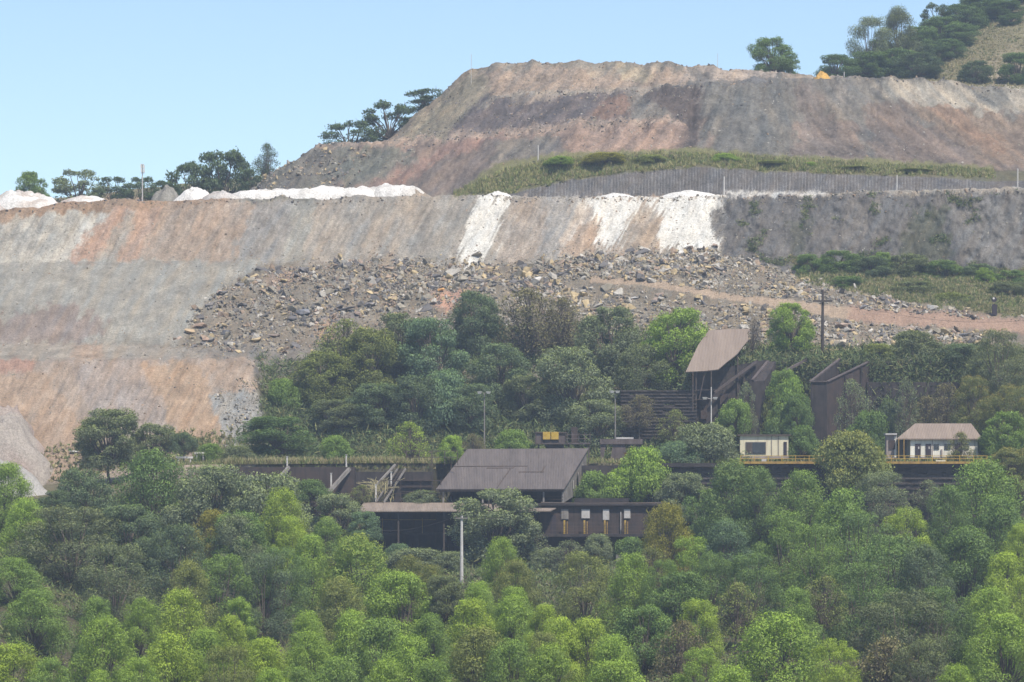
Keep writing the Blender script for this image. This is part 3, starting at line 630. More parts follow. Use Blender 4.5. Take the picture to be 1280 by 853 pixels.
# boulders that stand out
for px, py, Y, w, h, col, lb in [
    (671, 349, 711, 14, 17, (.52,.49,.45), 'large upright whitish block just above the highest hillside tree'),
    (236, 412, 690, 15, 12, (.40,.30,.19), 'tan block in the group at the lower left corner of the rubble fan'),
    (252, 406, 691, 21, 13, (.27,.19,.14), 'brown block, largest in the group at the left corner of the rubble fan'),
    (258, 424, 690, 15, 9, (.33,.23,.17), 'reddish tan block, lowest in the group at the left corner of the fan'),
    (283, 415, 692, 18, 11, (.15,.15,.165), 'dark slate grey boulder right of the tan block group'),
    (344, 418, 692, 19, 11, (.25,.20,.17), 'rounded brown slab low in the middle of the rubble fan'),
    (380, 389, 703, 20, 15, (.17,.17,.185), 'big blue grey boulder above the yellowish tree'),
    (432, 386, 707, 32, 11, (.11,.105,.11), 'long dark slab lying across the rubble above the yellowish tree'),
    (464, 380, 709, 20, 12, (.20,.185,.18), 'grey boulder beside the long dark slab'),
    (470, 372, 712, 10, 8, (.48,.27,.10), 'small bright orange rock above the long dark slab'),
    (552, 362, 714, 12, 9, (.52,.28,.10), 'bright orange rock over the pink earth patch'),
    (1052, 428, 668, 22, 19, (.42,.36,.28), 'large tan rock at the bank foot right of the wooden pole'),
    (1040, 432, 667, 18, 14, (.09,.09,.095), 'near black rock between the wooden pole and the tan rock'),
    (1118, 382, 692, 22, 9, (.45,.42,.38), 'pale flat boulder on the upper road verge'),
    (1163, 384, 690, 20, 10, (.55,.52,.47), 'pale cream boulder on the upper road verge near the grass'),
    (1206, 418, 678, 18, 10, (.13,.13,.14), 'dark grey flat boulder at the right end of the lower bank'),
    (1200, 428, 676, 20, 11, (.42,.27,.20), 'pinkish boulder at the right end of the lower bank'),
    (1082, 383, 693, 18, 10, (.16,.155,.16), 'dark grey boulder on the upper road verge'),
    (93, 563, 634, 14, 8, (.5,.49,.46), 'pale boulder at the foot of the orange tip by the dark shrub'),
    (795, 372, 706, 16, 6, (.48,.46,.43), 'flat whitish slab left of the upper dirt road')]:
    o = link('boulder', RM[rng.integers(16)]); z0 = ground_z(px, Y); p = P(px, py, Y)
    s_ = w*Y/F/2; sh = h*Y/F/2
    # slide along the view's depth to where the ground carries it
    ys = np.linspace(Y-25, Y+25, 101); gzs = np.array([ground_z(px, y_) for y_ in ys]); tz = CZ+(HOR-(py+h*.3))*ys/F
    k = int(np.argmin(np.abs(gzs-tz)+.02*np.abs(ys-Y))); Y = ys[k]
    o.location = (X(px, Y), Y, gzs[k]+sh*.45); o.scale = (s_*1.05, s_*.9, sh*1.5); o.rotation_euler = (0, rng.normal()*.15, rng.uniform(-.4, .4)); o.color = (*col, 1)
    tag(o, lb, 'boulder')

# ------------------------------------------------------------------ crowns
def tubes_np(paths, radii, n=5):
    V = []; Q = []; b = 0
    for pts, rr in zip(paths, radii):
        pts = np.array(pts, float); m = len(pts)
        for i in range(m):
            d = pts[min(i+1, m-1)]-pts[max(i-1, 0)]; d = d/(np.linalg.norm(d)+1e-9)
            a = np.cross(d, [0, 0, 1.] if abs(d[2]) < .9 else [1., 0, 0]); a /= np.linalg.norm(a); c = np.cross(d, a)
            for k in range(n):
                t = 2*math.pi*k/n; V.append(pts[i]+(a*math.cos(t)+c*math.sin(t))*rr[i])
        for i in range(m-1):
            for k in range(n): Q.append([b+i*n+k, b+i*n+(k+1) % n, b+(i+1)*n+(k+1) % n, b+(i+1)*n+k])
        b += m*n
    return np.array(V), np.array(Q)
def crown(name, seed, hr=1.5, ncl=22, rc=(.28, .42), per=420, leaf=.085, wid=.42, profile='dome', squash=.8, zlow=-.35, spread=.7, bark='bark', jit=.55, limb=.035, twigs=0, gap=0.0):
    """leaf-sized faces over lumpy clumps; origin at the fork, radius 1, height hr"""
    r = np.random.default_rng(seed); cs = []; rs = []
    lop = r.uniform(-.12, .12, 2)
    for i in range(ncl):
        t = ((i+.5)/ncl)**.9 if profile != 'umbrella' else r.uniform(.55, .95)
        t = np.clip(t + r.normal()*.05, .03, .97); a = i*2.39996 + r.normal()*.5
        if profile == 'dome': e = (max(0, 1-((t-.42)/.60)**2)**.5) if t > .42 else .72+.28*(t/.42)
        elif profile == 'dome2': e = max(.06, 1-t**1.7)**.62
        elif profile == 'egg': e = (1-((t-.38)/.64)**2)**.5 if t > .38 else .62+.38*(t/.38)**.7
        elif profile == 'cone': e = 1.0-.75*t+.1*math.sin(t*9)
        elif profile == 'umbrella': e = 1.0
        elif profile == 'bush': e = max(.05, 1-t**2.2)**.6
        else: e = max(.12, math.sin(math.pi*min(1, t*.8+.2)))*r.uniform(.7, 1.1)
        q = r.uniform(.55, 1)**.6 * e * (1-.5*rc[1])
        if profile == 'umbrella': q = r.random()**.5*(1-.4*rc[1]); t = .92-.3*q*q+r.normal()*.05
        k = r.uniform(*rc)*(1 if profile == 'umbrella' else (.75+.35*(1-t)))
        z = t*hr; z = min(z, hr-k*squash*.9)
        cs.append((q*math.cos(a)+lop[0]*t, q*math.sin(a)+lop[1]*t, z)); rs.append(k)
    V = []; young_highlight = []
    for c, k in zip(cs, rs):
        n = int(per*(k/np.mean(rs))**2*(1 if r.random() > gap else .35))
        d = r.normal(size=(n*2, 3)); d /= np.linalg.norm(d, axis=1)[:, None]; d = d[d[:, 2] > zlow-.25*r.random(len(d))][:n]; n = len(d)
        lump = 1+.42*fbm(d[:, 0]*2+seed+c[0]*5, d[:, 1]*2+c[1]*5, d[:, 2]*2, 3)
        rad = k*lump*(r.uniform(.35, 1.06, n)**.5+.10*(r.random(n) < .06))
        p = np.array(c)+d*rad[:, None]*np.array([1, 1, squash])
        nn = d*np.array([1, 1, 1/squash])+r.normal(size=(n, 3))*jit; nn /= np.linalg.norm(nn, axis=1)[:, None]
        ax = r.normal(size=(n, 3))*.6+np.array([0, 0, -.8])+d*.3; ax -= nn*(ax*nn).sum(1)[:, None]; ax /= np.linalg.norm(ax, axis=1)[:, None]+1e-9
        sd_ = np.cross(nn, ax); L = leaf*r.uniform(.65, 1.35, n)[:, None]; Wd = L*wid
        V.append(np.stack([p-ax*L*.5, p+sd_*Wd*.5, p+ax*L*.55, p-sd_*Wd*.5], 1))
        young_highlight.append(np.clip(d[:, 2]*.9+.15+(c[2]/hr-.6)*.6+r.normal(size=n)*.18, 0, 1)*np.clip((rad/k-.75)*4, 0, 1))  # upper outer leaves: young growth plus a highlight put into the colour
    V = np.concatenate(V); ny = len(V); yv = np.repeat(np.concatenate(young_highlight), 4)
    leaves = V.reshape(-1, 3); lq = np.arange(ny*4).reshape(-1, 4)
    paths = []; rad = []
    for c, k in zip(cs, rs):
        c = np.array(c); mid = c*np.array([.45, .45, .55])+r.normal(size=3)*.05
        end = c+np.array([0, 0, k*.2]); paths.append([(0, 0, -.02), mid*.5+np.array([0, 0, .03]), mid, end]); rad.append([limb, limb*.75, limb*.5, limb*.2])
        for _ in range(twigs):
            d = r.normal(size=3); d[2] = abs(d[2])*.8; d /= np.linalg.norm(d); s0 = mid+(end-mid)*r.random()
            paths.append([s0, s0+d*k*.6+r.normal(size=3)*.03, s0+d*k*1.15+np.array([0, 0, .05])]); rad.append([limb*.3, limb*.2, limb*.09])
    tv, tq = tubes_np(paths, rad)
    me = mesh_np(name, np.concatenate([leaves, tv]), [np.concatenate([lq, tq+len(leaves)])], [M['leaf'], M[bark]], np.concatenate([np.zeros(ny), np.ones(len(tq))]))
    at = me.attributes.new('young_highlight', 'FLOAT', 'POINT'); at.data.foreach_set('value', np.concatenate([yv, np.zeros(len(tv))]).astype(np.float32))
    return me
TPL = {
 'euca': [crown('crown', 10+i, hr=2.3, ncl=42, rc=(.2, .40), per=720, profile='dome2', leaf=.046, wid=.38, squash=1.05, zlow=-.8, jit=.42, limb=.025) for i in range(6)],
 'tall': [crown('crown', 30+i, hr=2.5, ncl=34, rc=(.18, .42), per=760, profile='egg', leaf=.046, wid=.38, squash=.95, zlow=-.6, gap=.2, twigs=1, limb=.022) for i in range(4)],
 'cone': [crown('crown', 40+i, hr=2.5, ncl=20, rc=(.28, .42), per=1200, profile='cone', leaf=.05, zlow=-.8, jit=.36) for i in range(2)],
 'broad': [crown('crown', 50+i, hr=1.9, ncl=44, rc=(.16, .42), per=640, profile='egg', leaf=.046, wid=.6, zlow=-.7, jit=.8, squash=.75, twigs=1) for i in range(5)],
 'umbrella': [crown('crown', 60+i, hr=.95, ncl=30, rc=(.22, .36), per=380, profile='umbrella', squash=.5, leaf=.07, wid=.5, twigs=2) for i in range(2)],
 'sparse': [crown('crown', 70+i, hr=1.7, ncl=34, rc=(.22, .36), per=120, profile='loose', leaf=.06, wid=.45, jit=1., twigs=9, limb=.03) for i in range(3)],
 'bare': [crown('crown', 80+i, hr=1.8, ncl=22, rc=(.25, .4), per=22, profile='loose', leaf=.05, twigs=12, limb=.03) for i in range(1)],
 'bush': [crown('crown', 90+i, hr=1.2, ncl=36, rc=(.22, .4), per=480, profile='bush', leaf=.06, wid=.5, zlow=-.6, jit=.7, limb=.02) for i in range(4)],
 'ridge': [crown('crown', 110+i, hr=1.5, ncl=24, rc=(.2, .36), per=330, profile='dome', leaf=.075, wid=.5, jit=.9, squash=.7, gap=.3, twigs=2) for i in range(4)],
}
HRK = {'euca': 2.3, 'tall': 2.5, 'cone': 2.5, 'broad': 1.9, 'umbrella': .95, 'sparse': 1.7, 'bare': 1.8, 'bush': 1.2, 'ridge': 1.5}
def trunk_mesh(seed, mat):
    r = np.random.default_rng(seed); n = 9; z = np.linspace(0, 1, n); b = np.sin(z*math.pi)*.6
    a = r.uniform(0, 6.28); pts = np.stack([b*math.cos(a)+.25*np.sin(z*6), b*math.sin(a)*1., z], 1); pts[-1, :2] = 0; pts[0, :2] = 0
    V = []; rr = 1.0*(1-.35*z)+.5*np.exp(-z*25)
    for i in range(n):
        for k in range(8): V.append((pts[i, 0]+rr[i]*math.cos(k*math.pi/4), pts[i, 1]+rr[i]*math.sin(k*math.pi/4), z[i]))
    Q = [[i*8+k, i*8+(k+1) % 8, (i+1)*8+(k+1) % 8, (i+1)*8+k] for i in range(n-1) for k in range(8)]
    return mesh_np('trunk', np.array(V), np.array(Q), [M[mat]], smooth=True)
TRK = {'bark': [trunk_mesh(i, 'bark') for i in range(3)], 'palebark': [trunk_mesh(5+i, 'palebark') for i in range(3)]}
LEAFC0 = {'lime': (.142, .192, .036), 'bright': (.114, .168, .038), 'green': (.088, .134, .040), 'deep': (.068, .106, .040), 'dark': (.062, .086, .054), 'olive': (.098, .116, .042), 'darkolive': (.076, .092, .054),
         'grey': (.092, .112, .074), 'blue': (.068, .104, .070), 'yellow': (.125, .125, .026), 'brown': (.095, .088, .055), 'ridgec': (.042, .062, .036), 'acacia': (.055, .088, .036)}
LEAFC = {k_: (v[0]*1.8, v[1]*1.75, v[2]*1.55) for k_, v in LEAFC0.items()}
tn = [0]
def tree(px, top, w, kind, col, label, Y, orange=0.0, name='tree', cat='tree', hk=1.0, group=None, base=None, bark=None, sink=0.0, crown_px=None):
    """px, top: column and row of the crown's top; w: crown width in photo pixels at distance Y; crown_px: height of the crown in photo px"""
    tn[0] += 1; r = np.random.default_rng(1000+tn[0]); x = X(px, Y); bz = (base if base is not None else ground_z(px, Y))-.1
    tz = Z(top, Y); R_ = w*Y/F/2; hc = HRK[kind]*R_*hk
    if crown_px: hc = crown_px*Y/F
    H = tz-bz; hc = min(hc, H*.96); hb = H-hc
    o = empty(name, (x, Y, bz), label, cat, group)
    bk = bark or 'bark'
    t = link('trunk', TRK[bk][r.integers(3)], o); tr = max(.05, R_*.045)
    t.scale = (tr, tr, max(hb, .02)+.02*hc)
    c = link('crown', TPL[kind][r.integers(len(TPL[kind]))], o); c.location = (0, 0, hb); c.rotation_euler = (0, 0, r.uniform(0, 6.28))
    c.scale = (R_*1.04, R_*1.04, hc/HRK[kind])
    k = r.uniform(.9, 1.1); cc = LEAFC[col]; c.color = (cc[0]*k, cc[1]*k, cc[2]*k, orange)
    return o
# ------------------------------------------------------------------ buildings and works on the terrace
def boxpx(mb, px0, px1, py0, py1, Y0, Y1):   # py0 = top row, py1 = bottom row, front face at Y0
    return mb.box(X(px0, Y0), X(px1, Y0), Y0, Y1, Z(py1, Y0), Z(py0, Y0))
def thing(name, px, py, Y, label, cat, group=None): return empty(name, P(px, py, Y), label, cat, group)

# --- shed with the big sloping roof
t = thing('processing_shed', 640, 628, 604, 'open fronted shed under a big sloping dark grey roof', 'shed')
FL, FR, BR, BL = P(545, 611.5, 600), P(705, 611.5, 595.5), P(735.5, 560.5, 616), P(584, 561.5, 620.5)
n = (FR-FL).cross(BL-FL).normalized()
rf = MB().slab([FL, FR, BR, BL], .22, n).build('roof', M['roofgrey'], t)
mb = MB()   # lapped repair sheets lying on the roof
def onroof(u, v, h): return FL+(FR-FL)*u+(BL-FL)*v+(BR-FR-BL+FL)*u*v+n*h
for u0, u1, v0, v1 in ((.0, .60, .545, .56), (.56, .76, .40, .415), (.28, .5, .50, .515), (.735, .745, .40, .56), (.47, .478, .02, .5)):
    mb.slab([onroof(u0, v0, .09), onroof(u1, v0, .09), onroof(u1, v1, .09), onroof(u0, v1, .09)], .06, n)
mb.build('lap_sheet', M['steel'], rf)
d1 = (FR-FL); d2 = (BR-FR)
fl = Z(629, 600)
w = MB(); a0, a1 = FR-d1*.012+d2*.03, FR-d1*.012+d2*.99
w.hexa([(a0.x-.25, a0.y, fl), (a0.x, a0.y, fl), (a1.x, a1.y, fl+2.5), (a1.x-.25, a1.y, fl+2.5), (a0.x-.25, a0.y, a0.z-.3), (a0.x, a0.y, a0.z-.3), (a1.x, a1.y, a1.z-.3), (a1.x-.25, a1.y, a1.z-.3)])
gw = w.build('side_wall', M['concrete'], t)
for f_ in (.42, .62, .82):
    q = FR-d1*.012+d2*f_; zt = q.z
    MB().box(q.x+.004, q.x+.10, q.y-.5, q.y+.35, zt-2.9, zt-1.5).build('window', M['blank'], gw)
b0, b1 = FL+d1*.04+(BL-FL)*.9, FR-d1*.02+d2*.9
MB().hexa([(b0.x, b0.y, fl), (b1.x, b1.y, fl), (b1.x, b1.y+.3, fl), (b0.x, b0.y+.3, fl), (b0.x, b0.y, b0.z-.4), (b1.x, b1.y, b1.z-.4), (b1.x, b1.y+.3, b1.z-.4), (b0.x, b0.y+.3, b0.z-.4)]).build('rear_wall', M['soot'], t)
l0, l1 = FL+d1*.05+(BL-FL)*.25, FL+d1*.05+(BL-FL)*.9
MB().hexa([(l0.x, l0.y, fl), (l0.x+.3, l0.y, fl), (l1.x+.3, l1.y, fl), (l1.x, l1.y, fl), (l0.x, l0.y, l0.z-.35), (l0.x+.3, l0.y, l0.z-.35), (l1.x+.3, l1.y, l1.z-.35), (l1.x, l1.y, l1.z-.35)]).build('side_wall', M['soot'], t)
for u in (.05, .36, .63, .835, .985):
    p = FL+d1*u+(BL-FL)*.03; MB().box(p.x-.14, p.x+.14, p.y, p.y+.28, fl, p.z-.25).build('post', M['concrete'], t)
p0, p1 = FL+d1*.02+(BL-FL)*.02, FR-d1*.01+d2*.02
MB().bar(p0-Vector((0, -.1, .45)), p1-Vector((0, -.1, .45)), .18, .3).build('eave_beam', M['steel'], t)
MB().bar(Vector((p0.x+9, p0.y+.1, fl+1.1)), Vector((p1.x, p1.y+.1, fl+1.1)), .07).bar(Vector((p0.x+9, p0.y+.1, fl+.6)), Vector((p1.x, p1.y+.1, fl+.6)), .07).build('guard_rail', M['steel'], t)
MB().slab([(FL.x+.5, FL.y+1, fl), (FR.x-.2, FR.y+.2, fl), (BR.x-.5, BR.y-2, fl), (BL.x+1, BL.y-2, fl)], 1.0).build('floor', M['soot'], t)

# --- the lower gallery: canopy roof on posts
t = thing('loading_gallery', 570, 692, 597, 'dark open gallery under a long low dusty tin canopy', 'gallery')
MB().slab([P(446, 639, 591), P(688, 638.5, 590), P(706, 629.5, 599.5), P(455, 628, 601)], .16).build('canopy_roof', M['roofpale'], t)
for px in (498, 555, 612, 655):
    MB().box(X(px, 591.5)-.13, X(px, 591.5)+.13, 591.6, 591.86, ground_z(px, 591.6)-.3, Z(640.2, 591.6)).build('post', M['wood'], t)
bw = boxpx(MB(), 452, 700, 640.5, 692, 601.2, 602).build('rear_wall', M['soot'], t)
for px in (484, 514, 542, 580, 640): boxpx(MB(), px-4, px+4, 641, 668, 600.6, 601.18).build('pilaster', M['rustwall'], t)
boxpx(MB(), 452, 672, 666.5, 669.5, 596.5, 601.19).build('deck', M['soot'], t)
mb = MB(); 
for py in (652, 658.5, 664.5): mb.bar(P(455, py, 596.4), P(672, py, 596.4), .06)
for px in range(458, 672, 18): mb.bar(P(px, 667, 596.4), P(px, 651.6, 596.4), .07)
mb.build('guard_rail', M['rustwall'], t)
mb = MB()
for px in (478, 528): mb.bar(P(px, 667, 596.2), P(px, 648, 596.2), .14)
mb.bar(P(462, 650, 596.2), P(545, 650, 596.2), .10)
mb.build('yellow_rail', M['yellow'], t)
for px in (470, 520, 570, 620, 665): boxpx(MB(), px-3, px+3, 669.6, 694, 597.6, 598.4).build('pier', M['soot'], t)
MB().bar(P(450, 640.5, 592), P(690, 640.2, 591), .12, .2).build('eave_beam', M['steel'], t)

# --- concrete building with four pale window sheets
t = thing('concrete_works', 745, 692, 598, 'sooty flat roofed concrete block with four pale square windows and yellow posts', 'building')
wl = boxpx(MB(), 673, 826, 632.2, 669, 594, 601).build('wall', M['rustwall'], t)
boxpx(MB(), 668, 829, 629.2, 632.1, 593.3, 602).build('roof_slab', M['soot'], t)
MB().tube([P(676, 628.6, 593.6), P(735, 630.0, 593.6), P(829, 629.0, 593.6)], .16).build('pipe', M['steel'], t)
boxpx(MB(), 718, 786, 623, 629.1, 599.5, 600).build('parapet', M['soot'], t)
for px, py, w_, h_, mt in ((706, 643, 8, 12, 'concrete'), (732, 642.5, 10, 11, 'blank'), (757.5, 643.5, 7.5, 13, 'blank'), (784, 642.5, 7.5, 11, 'blank')):
    wd = boxpx(MB(), px-w_/2-.6, px+w_/2+.6, py-h_/2-.6, py+h_/2+.6, 593.85, 593.99).build('window', M['concrete'], t)
    boxpx(MB(), px-w_/2, px+w_/2, py-h_/2, py+h_/2, 593.78, 593.845).build('pane', M[mt], wd)
for px in (705.5, 730.5, 756, 781.5): boxpx(MB(), px-1.1, px+1.1, 650.5, 667.5, 592.6, 592.95).build('post', M['ylw2'], t)
for px in (709, 734, 759, 784.5): boxpx(MB(), px-.5, px+.6, 652, 667.5, 592.9, 593.0).build('post', M['yellow'], t)
mb = MB()
for py in (654, 658, 663): mb.bar(P(676, py, 592.4), P(826, py, 592.4), .05)
for px in range(678, 826, 13): mb.bar(P(px, 668, 592.4), P(px, 653.5, 592.4), .05)
mb.build('guard_rail', M['steel'], t)
boxpx(MB(), 668, 829, 667.6, 671.2, 592.1, 594.2).build('floor_slab', M['soot'], t)
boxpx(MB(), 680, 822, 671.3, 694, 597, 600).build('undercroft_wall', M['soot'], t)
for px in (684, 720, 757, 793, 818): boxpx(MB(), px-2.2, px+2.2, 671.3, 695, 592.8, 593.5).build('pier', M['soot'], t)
boxpx(MB(), 688, 695, 644, 667.4, 593.9, 593.995).build('door', M['door'], t)
MB().tube([P(776, 640, 593.7), P(776, 668, 593.7)], .07).build('drain_pipe', M['palepost'], t)

# --- low wall in the foreground brush
boxpx(MB(), 770, 815, 693.5, 704, 583, 583.6).build('garden_wall', M['concrete']).name = 'low_wall'
tag(bpy.data.objects['low_wall'], 'low grey wall just below the sooty concrete block', 'wall')

# --- retaining walls
def courses(mb, px0, px1, py0, py1, Y, step, n, d=.5, seed=0):
    """crib wall: stacked courses, each a little behind the one below"""
    r = np.random.default_rng(seed); h = (py1-py0)/n
    for i in range(n):
        yy = Y+(n-1-i)*step; boxpx(mb, px0, px1, py0+i*h+h*.34, py0+(i+1)*h-.02, yy+.28, yy+2.2)
        x = px0
        while x < px1-1:      # irregular blocks of each ledge, with chips and gaps between them
            w_ = r.uniform(5, 14); x2 = min(x+w_, px1)
            if r.random() > .06: boxpx(mb, x, x2-.12, py0+i*h+r.uniform(-.1, .25), py0+(i+1)*h-h*.62, yy+r.uniform(-.08, .08), yy+2.1)
            x = x2
mb = MB(); mb.box(X(276, 605), X(444, 605), 605.4, 606.6, 20.2, Z(584, 605)); tag(mb.build('retaining_wall', M['rustwall']), 'dark reddish retaining wall at the left, below the grassy terrace', 'wall')
t = thing('retaining_wall', 500, 640, 605.4, 'dark stepped retaining wall left of the sloping shed roof', 'wall')
boxpx(MB(), 444.5, 541, 590, 640, 605.4, 606.9).build('wall', M['soot'], t)
mb = MB()
for py in (599.5, 607, 614): boxpx(mb, 502, 540, py, py+1.6, 604.9, 605.39)
mb.build('ledge', M['rustwall'], t)
boxpx(MB(), 430, 545, 626.6, 629.5, 602.2, 605.3).build('ledge', M['soot'], t)
# sloping kerbs, stairs
def strut(name, a, b_, w_, h_, mat, label, cat, **k): return tag(MB().bar(a, b_, w_, h_).build(name, M[mat]), label, cat, **k)
strut('buttress', P(437, 586, 605.1), P(405, 622, 600.5), .5, .55, 'concrete', 'sloping grey concrete buttress against the reddish retaining wall', 'buttress')
strut('buttress', P(361, 584, 605.0), P(338, 612, 601), .5, .5, 'concrete', 'sloping buttress at the left end of the reddish wall', 'buttress')
t = thing('staircase', 486, 628, 603, 'steep dark staircase beside the dry grass clump', 'staircase')
A0, A1 = P(507, 586, 604.9), P(480, 628, 600.5)
MB().bar(A0, A1, .14, .35).bar(A0-Vector((1.3, 0, 0)), A1-Vector((1.3, 0, 0)), .14, .35).build('stringer', M['concrete'], t)
mb = MB()
for i in range(20):
    q = A0+(A1-A0)*((i+.5)/20); mb.box(q.x-1.2, q.x-.08, q.y-.14, q.y+.14, q.z-.02, q.z+.04)
mb.build('tread', M['steel'], t)
mb = MB().bar(A0+Vector((0, 0, 1)), A1+Vector((0, 0, 1)), .06).bar(A0+Vector((-1.3, 0, 1)), A1+Vector((-1.3, 0, 1)), .06)
for i in range(7):
    q = A0+(A1-A0)*(i/6); mb.bar(q, q+Vector((0, 0, 1)), .05); q = q-Vector((1.3, 0, 0)); mb.bar(q, q+Vector((0, 0, 1)), .05)
mb.build('handrail', M['steel'], t)
strut('concrete_chute', P(494, 581, 605.2), P(471, 606, 602), .35, .3, 'concrete', 'slender sloping concrete strip left of the dark staircase', 'chute')
for px, p0, p1, Y, lb in ((359, 571, 584, 606.3, 'pale post on the terrace edge below the flat topped tree'), (433, 569, 584, 606.3, 'pale post on the terrace edge at the top of the concrete buttress'),
        (414, 592, 610, 603, 'pale post halfway down the concrete buttress'), (397, 613, 626, 600, 'pale post at the foot of the concrete buttress'), (489, 590, 606, 602.8, 'pale post in front of the dark staircase'), (470, 606, 627, 601, 'pale post in the dry grass clump'),
        (323, 612, 628, 602, 'short pale post under the left end of the reddish wall')):
    b_ = MB().box(X(px, Y)-.12, X(px, Y)+.12, Y-.12, Y+.12, Z(p1, Y)-.2, Z(p0, Y)); b_.slab([(X(px, Y)-.2, Y-.2, Z(p0, Y)+.08), (X(px, Y)+.2, Y-.2, Z(p0, Y)+.08), (X(px, Y)+.2, Y+.2, Z(p0, Y)+.08), (X(px, Y)-.2, Y+.2, Z(p0, Y)+.08)], .08)
    tag(b_.build('concrete_post', M['palepost']), lb, 'post')
def railing(label, px0, px1, pyb, pyt, Y, mat, n, step, r=.06, name='railing', cat='railing', zoff=0):
    t = thing(name, (px0+px1)/2, pyb, Y, label, cat); mb = MB()
    for i in range(n): py = pyt+(pyb-pyt)*i/(n+.2); mb.bar(P(px0, py, Y), P(px1, py, Y), r*2)
    mb.build('rail', M[mat], t)
    px = px0
    while px <= px1: MB().bar(P(px, pyb+.6, Y), P(px, pyt-.5, Y), r*2.4).build('post', M[mat], t); px += step
    return t
railing('thin dark railing on the terrace left of the shed roof', 508, 572, 581, 564, 606.8, 'steel', 2, 16, .05)
railing('rusty yellowish pipe railing in front of the stepped wall', 476, 552, 627, 601, 602, 'rustwall', 3, 25, .05)
mb = MB(); mb.box(X(727, 606), X(800, 606), 606, 607.2, 22, Z(582, 606)); tag(mb.build('retaining_wall', M['soot']), 'smooth dark blue grey retaining wall right of the shed', 'wall')
t = thing('crib_wall', 1060, 660, 603.5, 'tall black stone crib wall in courses below the yellow railing', 'wall')
mb = MB(); courses(mb, 822, 1236, 584, 668, 602.2, .10, 13, seed=1); mb.build('courses', M['stone'], t)
boxpx(MB(), 824, 1238, 579.2, 583.9, 602.6, 608.5).build('walkway_slab', M['soot'], t)
boxpx(MB(), 924, 1238, 577.0, 580.0, 602.2, 602.58).build('yellow_edge', M['yellow'], t)
railing('long yellow pipe railing along the terrace edge by the cream cabin and house', 926, 1234, 578, 570, 602.9, 'ylw2', 2, 17.1, .045)
t = thing('crib_wall', 825, 548, 646, 'overgrown black crib wall behind the shed, left of the loading roof', 'wall')
mb = MB(); courses(mb, 776, 871, 488, 551, 644.5, .42, 15, seed=2); mb.build('courses', M['stone'], t)

# --- tipping box and platform behind the shed roof
t = thing('tipping_hopper', 690, 578, 622, 'rusty hopper box with a yellow panel standing behind the shed roof', 'hopper')
hb = boxpx(MB(), 669, 708, 541.5, 555, 620, 624.5).build('box', M['rustbox'], t)
mb = MB()
for px in (669.6, 678, 688.5, 698.5, 707.4): boxpx(mb, px-.5, px+.5, 541, 555.4, 619.8, 619.99)
boxpx(mb, 668.5, 708.5, 540.2, 541.6, 619.75, 624.8); boxpx(mb, 668.5, 708.5, 554, 555.6, 619.75, 619.99)
mb.build('frame', M['steel'], hb)
boxpx(MB(), 678.6, 688, 540.0, 549.5, 619.6, 619.78).build('panel', M['ylw2'], hb); boxpx(MB(), 689, 698.2, 540.0, 549.5, 619.6, 619.78).build('panel', M['ylw2'], hb)
MB().hexa([P(686, 566, 621), P(700, 566, 621), P(700, 566, 623.5), P(686, 566, 623.5), P(680, 555.1, 620.3), P(706, 555.1, 620.3), P(706, 555.1, 624), P(680, 555.1, 624)]).build('chute', M['steel'], t)
for px in (673, 704): 
    for Y in (620.4, 624): MB().box(X(px, Y)-.15, X(px, Y)+.15, Y-.15, Y+.15, 35.4, Z(555.2, Y)).build('leg', M['steel'], t)
t = thing('steel_platform', 723, 578, 622, 'dark steel platform with guard rails right of the yellow hopper box', 'platform')
boxpx(MB(), 709, 738, 553.5, 555.5, 620.2, 624).build('deck', M['rustbox'], t)
mb = MB()
for py in (543.5, 548.5): mb.bar(P(709, py, 620.2), P(738, py, 620.2), .1); mb.bar(P(709, py, 624), P(738, py, 624), .1)
for px in (709.5, 716, 723.5, 731, 737.6): mb.bar(P(px, 553.5, 620.2), P(px, 541, 620.2), .12); mb.bar(P(px, 553.5, 624), P(px, 541, 624), .12)
mb.build('guard_rail', M['rustbox'], t)
boxpx(MB(), 714, 722, 534, 553.4, 621.8, 623).build('cabinet', M['rustwall'], t)
for px in (711, 736):
    for Y in (620.6, 623.6): MB().box(X(px, Y)-.13, X(px, Y)+.13, Y-.13, Y+.13, 35.4, Z(555.4, Y)).build('leg', M['steel'], t)
t = thing('ruined_portal', 777, 578, 626, 'dark concrete frame of splayed piers carrying a slab, on the terrace', 'concrete frame')
boxpx(MB(), 750, 803.5, 549, 555.5, 623, 628).build('slab', M['rustbox'], t)
mb = MB(); boxpx(mb, 770, 792, 546.8, 548.9, 624, 626); mb.build('slab_rubble', M['blank'], t)
for a, b_, c, d_ in ((750.5, 758, 750.5, 754), (766, 781, 763, 784), (795, 803, 798, 803)):
    MB().hexa([P(c, 574, 623.3), P(d_, 574, 623.3), P(d_, 574, 627.5), P(c, 574, 627.5), P(a, 555.52, 623.3), P(b_, 555.52, 623.3), P(b_, 555.52, 627.5), P(a, 555.52, 627.5)]).build('pier', M['rustbox'], t)
t = thing('tip_wagon', 781, 583, 616, 'low dark wagon with a yellow body in front of the concrete frame', 'wagon')
MB().hexa([P(782, 573, 615), P(794, 573, 615), P(794, 573, 617), P(782, 573, 617), P(779, 566, 614.6), P(797, 566, 614.6), P(797, 566, 617.4), P(779, 566, 617.4)]).build('body', M['yellow'], t)
boxpx(MB(), 768, 797, 573.2, 575.5, 614.8, 617.2).build('chassis', M['steel'], t)
for px in (773, 792):
    for Y in (614.9, 617.0):
        c = P(px, 578, Y); MB().tube([c-Vector((0, .1, 0)), c+Vector((0, .1, 0))], .38, 14).build('wheel', M['steel'], t)

